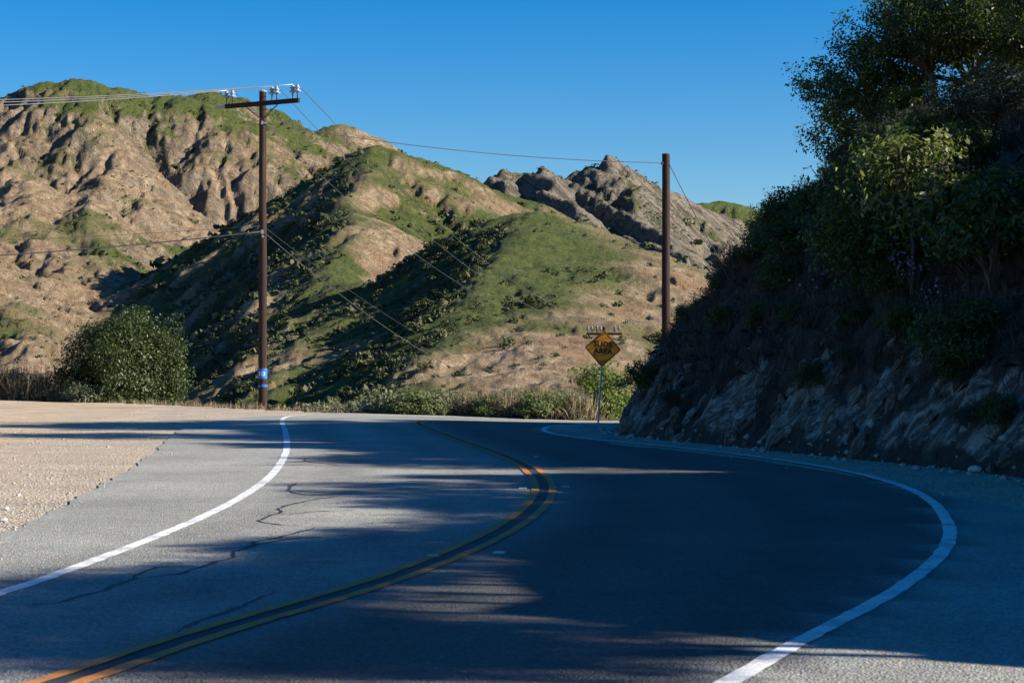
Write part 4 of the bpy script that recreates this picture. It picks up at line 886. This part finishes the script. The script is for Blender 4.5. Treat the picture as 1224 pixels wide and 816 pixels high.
# undergrowth, uncountable
N = 15000; x = rng.uniform(2.5, 14, N); y = rng.uniform(22, 56, N); d_ = hd(x, y); dens = np.where(d_ > .8, 1.0, .22); k = (d_ > .35) & (d_ < 10) & (rng.uniform(size=N) < dens)
R = np.stack([x[k], y[k], hz(x[k], y[k]) - .03], 1); V, Fc = blades(rng, R, 9, .42, .011, .75)
tag(link('dry_grass', mesh_np('dry_grass', V, Fc), M['dead_stem']), 'dead grass and twigs matted over the shaded slope', 'grass', kind='stuff')
N = 60000; x = rng.uniform(2.5, 14, N); y = rng.uniform(22, 56, N); d_ = hd(x, y); pt = perlin(x / 1.1, y / 1.1, 211) + .6 * perlin(x / .4, y / .4, 213); k = (d_ > .9) & (d_ < 10) & (pt > .1)
R = np.stack([x[k], y[k], hz(x[k], y[k]) + rng.uniform(0, .18, k.sum())], 1); V, Fc = leaf_arr(rng, R, rng.normal(size=R.shape) + np.array([-.6, -.4, .6]), .10, .05)
tag(link('ground_cover', mesh_np('ground_cover', V, Fc), M['dull_leaf']), 'low leafy ground cover over the shaded slope', 'plants', kind='stuff')
# grass at the crest rim
N = 2600; t_ = rng.uniform(0, 1, N); fe = resample(np.array(far_edge[2:15]), .1); p = fe[(t_ * (len(fe) - 1)).astype(int)] + rng.normal(0, .25, (N, 2)) + np.array([0, .55])
R = np.array([(a, b2, groundz(a, b2)) for a, b2 in p]); V, Fc = blades(rng, R, 7, .28, .016, .6)
tag(link('rim_grass', mesh_np('rim_grass', V, Fc), M['dry_stem']), 'dry grass fringe along the far edge of the road and pullout', 'grass', kind='stuff')

# ------------------------------------------------------------------ stones and gravel
def stones(name, xyz, sz, mat, seed):
    rg = np.random.default_rng(seed); n = len(xyz)
    o8 = np.array([(1, 0, 0), (0, 1, 0), (-1, 0, 0), (0, -1, 0), (0, 0, .7), (0, 0, -.7)], float)
    V = o8[None] * (sz[:, None, None]) * rg.uniform(.6, 1.3, (n, 6, 1)); a = rg.uniform(0, 6.28, n); c_, s_ = np.cos(a)[:, None], np.sin(a)[:, None]
    V = np.stack([V[:, :, 0] * c_ - V[:, :, 1] * s_, V[:, :, 0] * s_ + V[:, :, 1] * c_, V[:, :, 2]], -1) + xyz[:, None, :]
    f8 = np.array([(0, 1, 4), (1, 2, 4), (2, 3, 4), (3, 0, 4), (1, 0, 5), (2, 1, 5), (3, 2, 5), (0, 3, 5)])
    return tag(link(name, mesh_np(name, V.reshape(-1, 3), (f8[None] + 6 * np.arange(n)[:, None, None]).reshape(-1, 3)), M[mat]), 'loose gravel strewn over the road shoulders', 'gravel', kind='stuff')
N = 60000; y = 12 + 46 * rng.uniform(0, 1, N) ** 1.3; x = rng.uniform(-.30, .32, N) * y
onroad = inside(x, y, [tuple(p) for p in bound]); hill_ = hd(x, y) > .5; dedge = poly_dist(x, y, [tuple(p) for p in bound[::3]])
k = (~hill_) & ((~onroad) | ((dedge < .35) & (rng.uniform(size=N) < .25 * np.exp(-dedge / .15)))) & inside(x, y, plat)
x, y = x[k], y[k]; zz = np.where(onroad[k], road_z(x, y), np.array([groundz(a, b2) for a, b2 in zip(x, y)]))
szz = rng.lognormal(math.log(.0085), .42, len(x)); stones('gravel', np.stack([x, y, zz + szz * .2], 1), szz, 'stone', 5)
def rock(name, loc, s, seed, label, group, mat='pale_stone'):
    bm = bmesh.new(); bmesh.ops.create_icosphere(bm, subdivisions=2, radius=1); rg = random.Random(seed); ax = [Vector((rg.gauss(0, 1), rg.gauss(0, 1), rg.gauss(0, 1))).normalized() for _ in range(9)]
    for v in bm.verts:
        d = v.co.normalized(); r = min(0.98, min((rg_ / max(1e-3, d.dot(a))) if d.dot(a) > 0.2 else 9 for a, rg_ in zip(ax, [.62, .7, .6, .75, .66, .58, .7, .64, .72])))
        v.co = d * r; v.co.x *= s[0]; v.co.y *= s[1]; v.co.z *= s[2]
    me = bpy.data.meshes.new(name); bm.to_mesh(me); bm.free(); o = link(name, me, M[mat]); o.location = loc; o.rotation_euler = (0, 0, rg.uniform(0, 6)); tag(o, label, 'rock', group); return o
x, y = gp(1166, 563); rock('rock', (x, y, .03), (.12, .09, .07), 0, 'pale fist sized rock on the gravel at the foot of the slope', None)
N = 2600; yy = rng.uniform(22, 50, N); xx = rng.uniform(1.5, 9, N); dk = hd(xx, yy); k = (dk > -.30) & (dk < .35)
pp = np.stack([xx[k], yy[k], np.maximum(hz(xx[k], yy[k]), 0.0) + .01], 1); stones('rubble', pp, rng.lognormal(math.log(.04), .5, k.sum()), 'stone', 9)['label'] = 'broken rubble fallen along the foot of the bank'
for k, (px, py, s) in enumerate([(8, 608, .035), (22, 592, .03), (4, 622, .04)]):
    x, y = gp(px, py); rock('rock', (x, y, .02), (s * 1.3, s, s * .7), 20 + k, ('middle', 'right hand', 'lowest')[k] + ' of three small pale stones at the left edge of the gravel pullout', 'pale stones on the pullout')

# thin metal frame on the rock
q = on_slope(903, 530)
fr = empty('metal_frame', q); tag(fr, 'thin rusty metal frame standing against the rock face', 'frame'); py_ = q[1] / F
mb = MB(); mb.tube([(0, 0, -.15), (.03, .02, 66 * py_)], .012, 6); mb.build('upright', M['rusty'], fr)
mb = MB(); mb.tube([(31 * py_, .5, .3), (31 * py_, .45, 64 * py_)], .012, 6); mb.build('upright', M['rusty'], fr)
mb = MB(); mb.tube([(.03, .02, 65 * py_), (15 * py_, .25, 69 * py_), (31 * py_, .45, 63 * py_)], .009, 6); mb.build('rail', M['rusty'], fr)
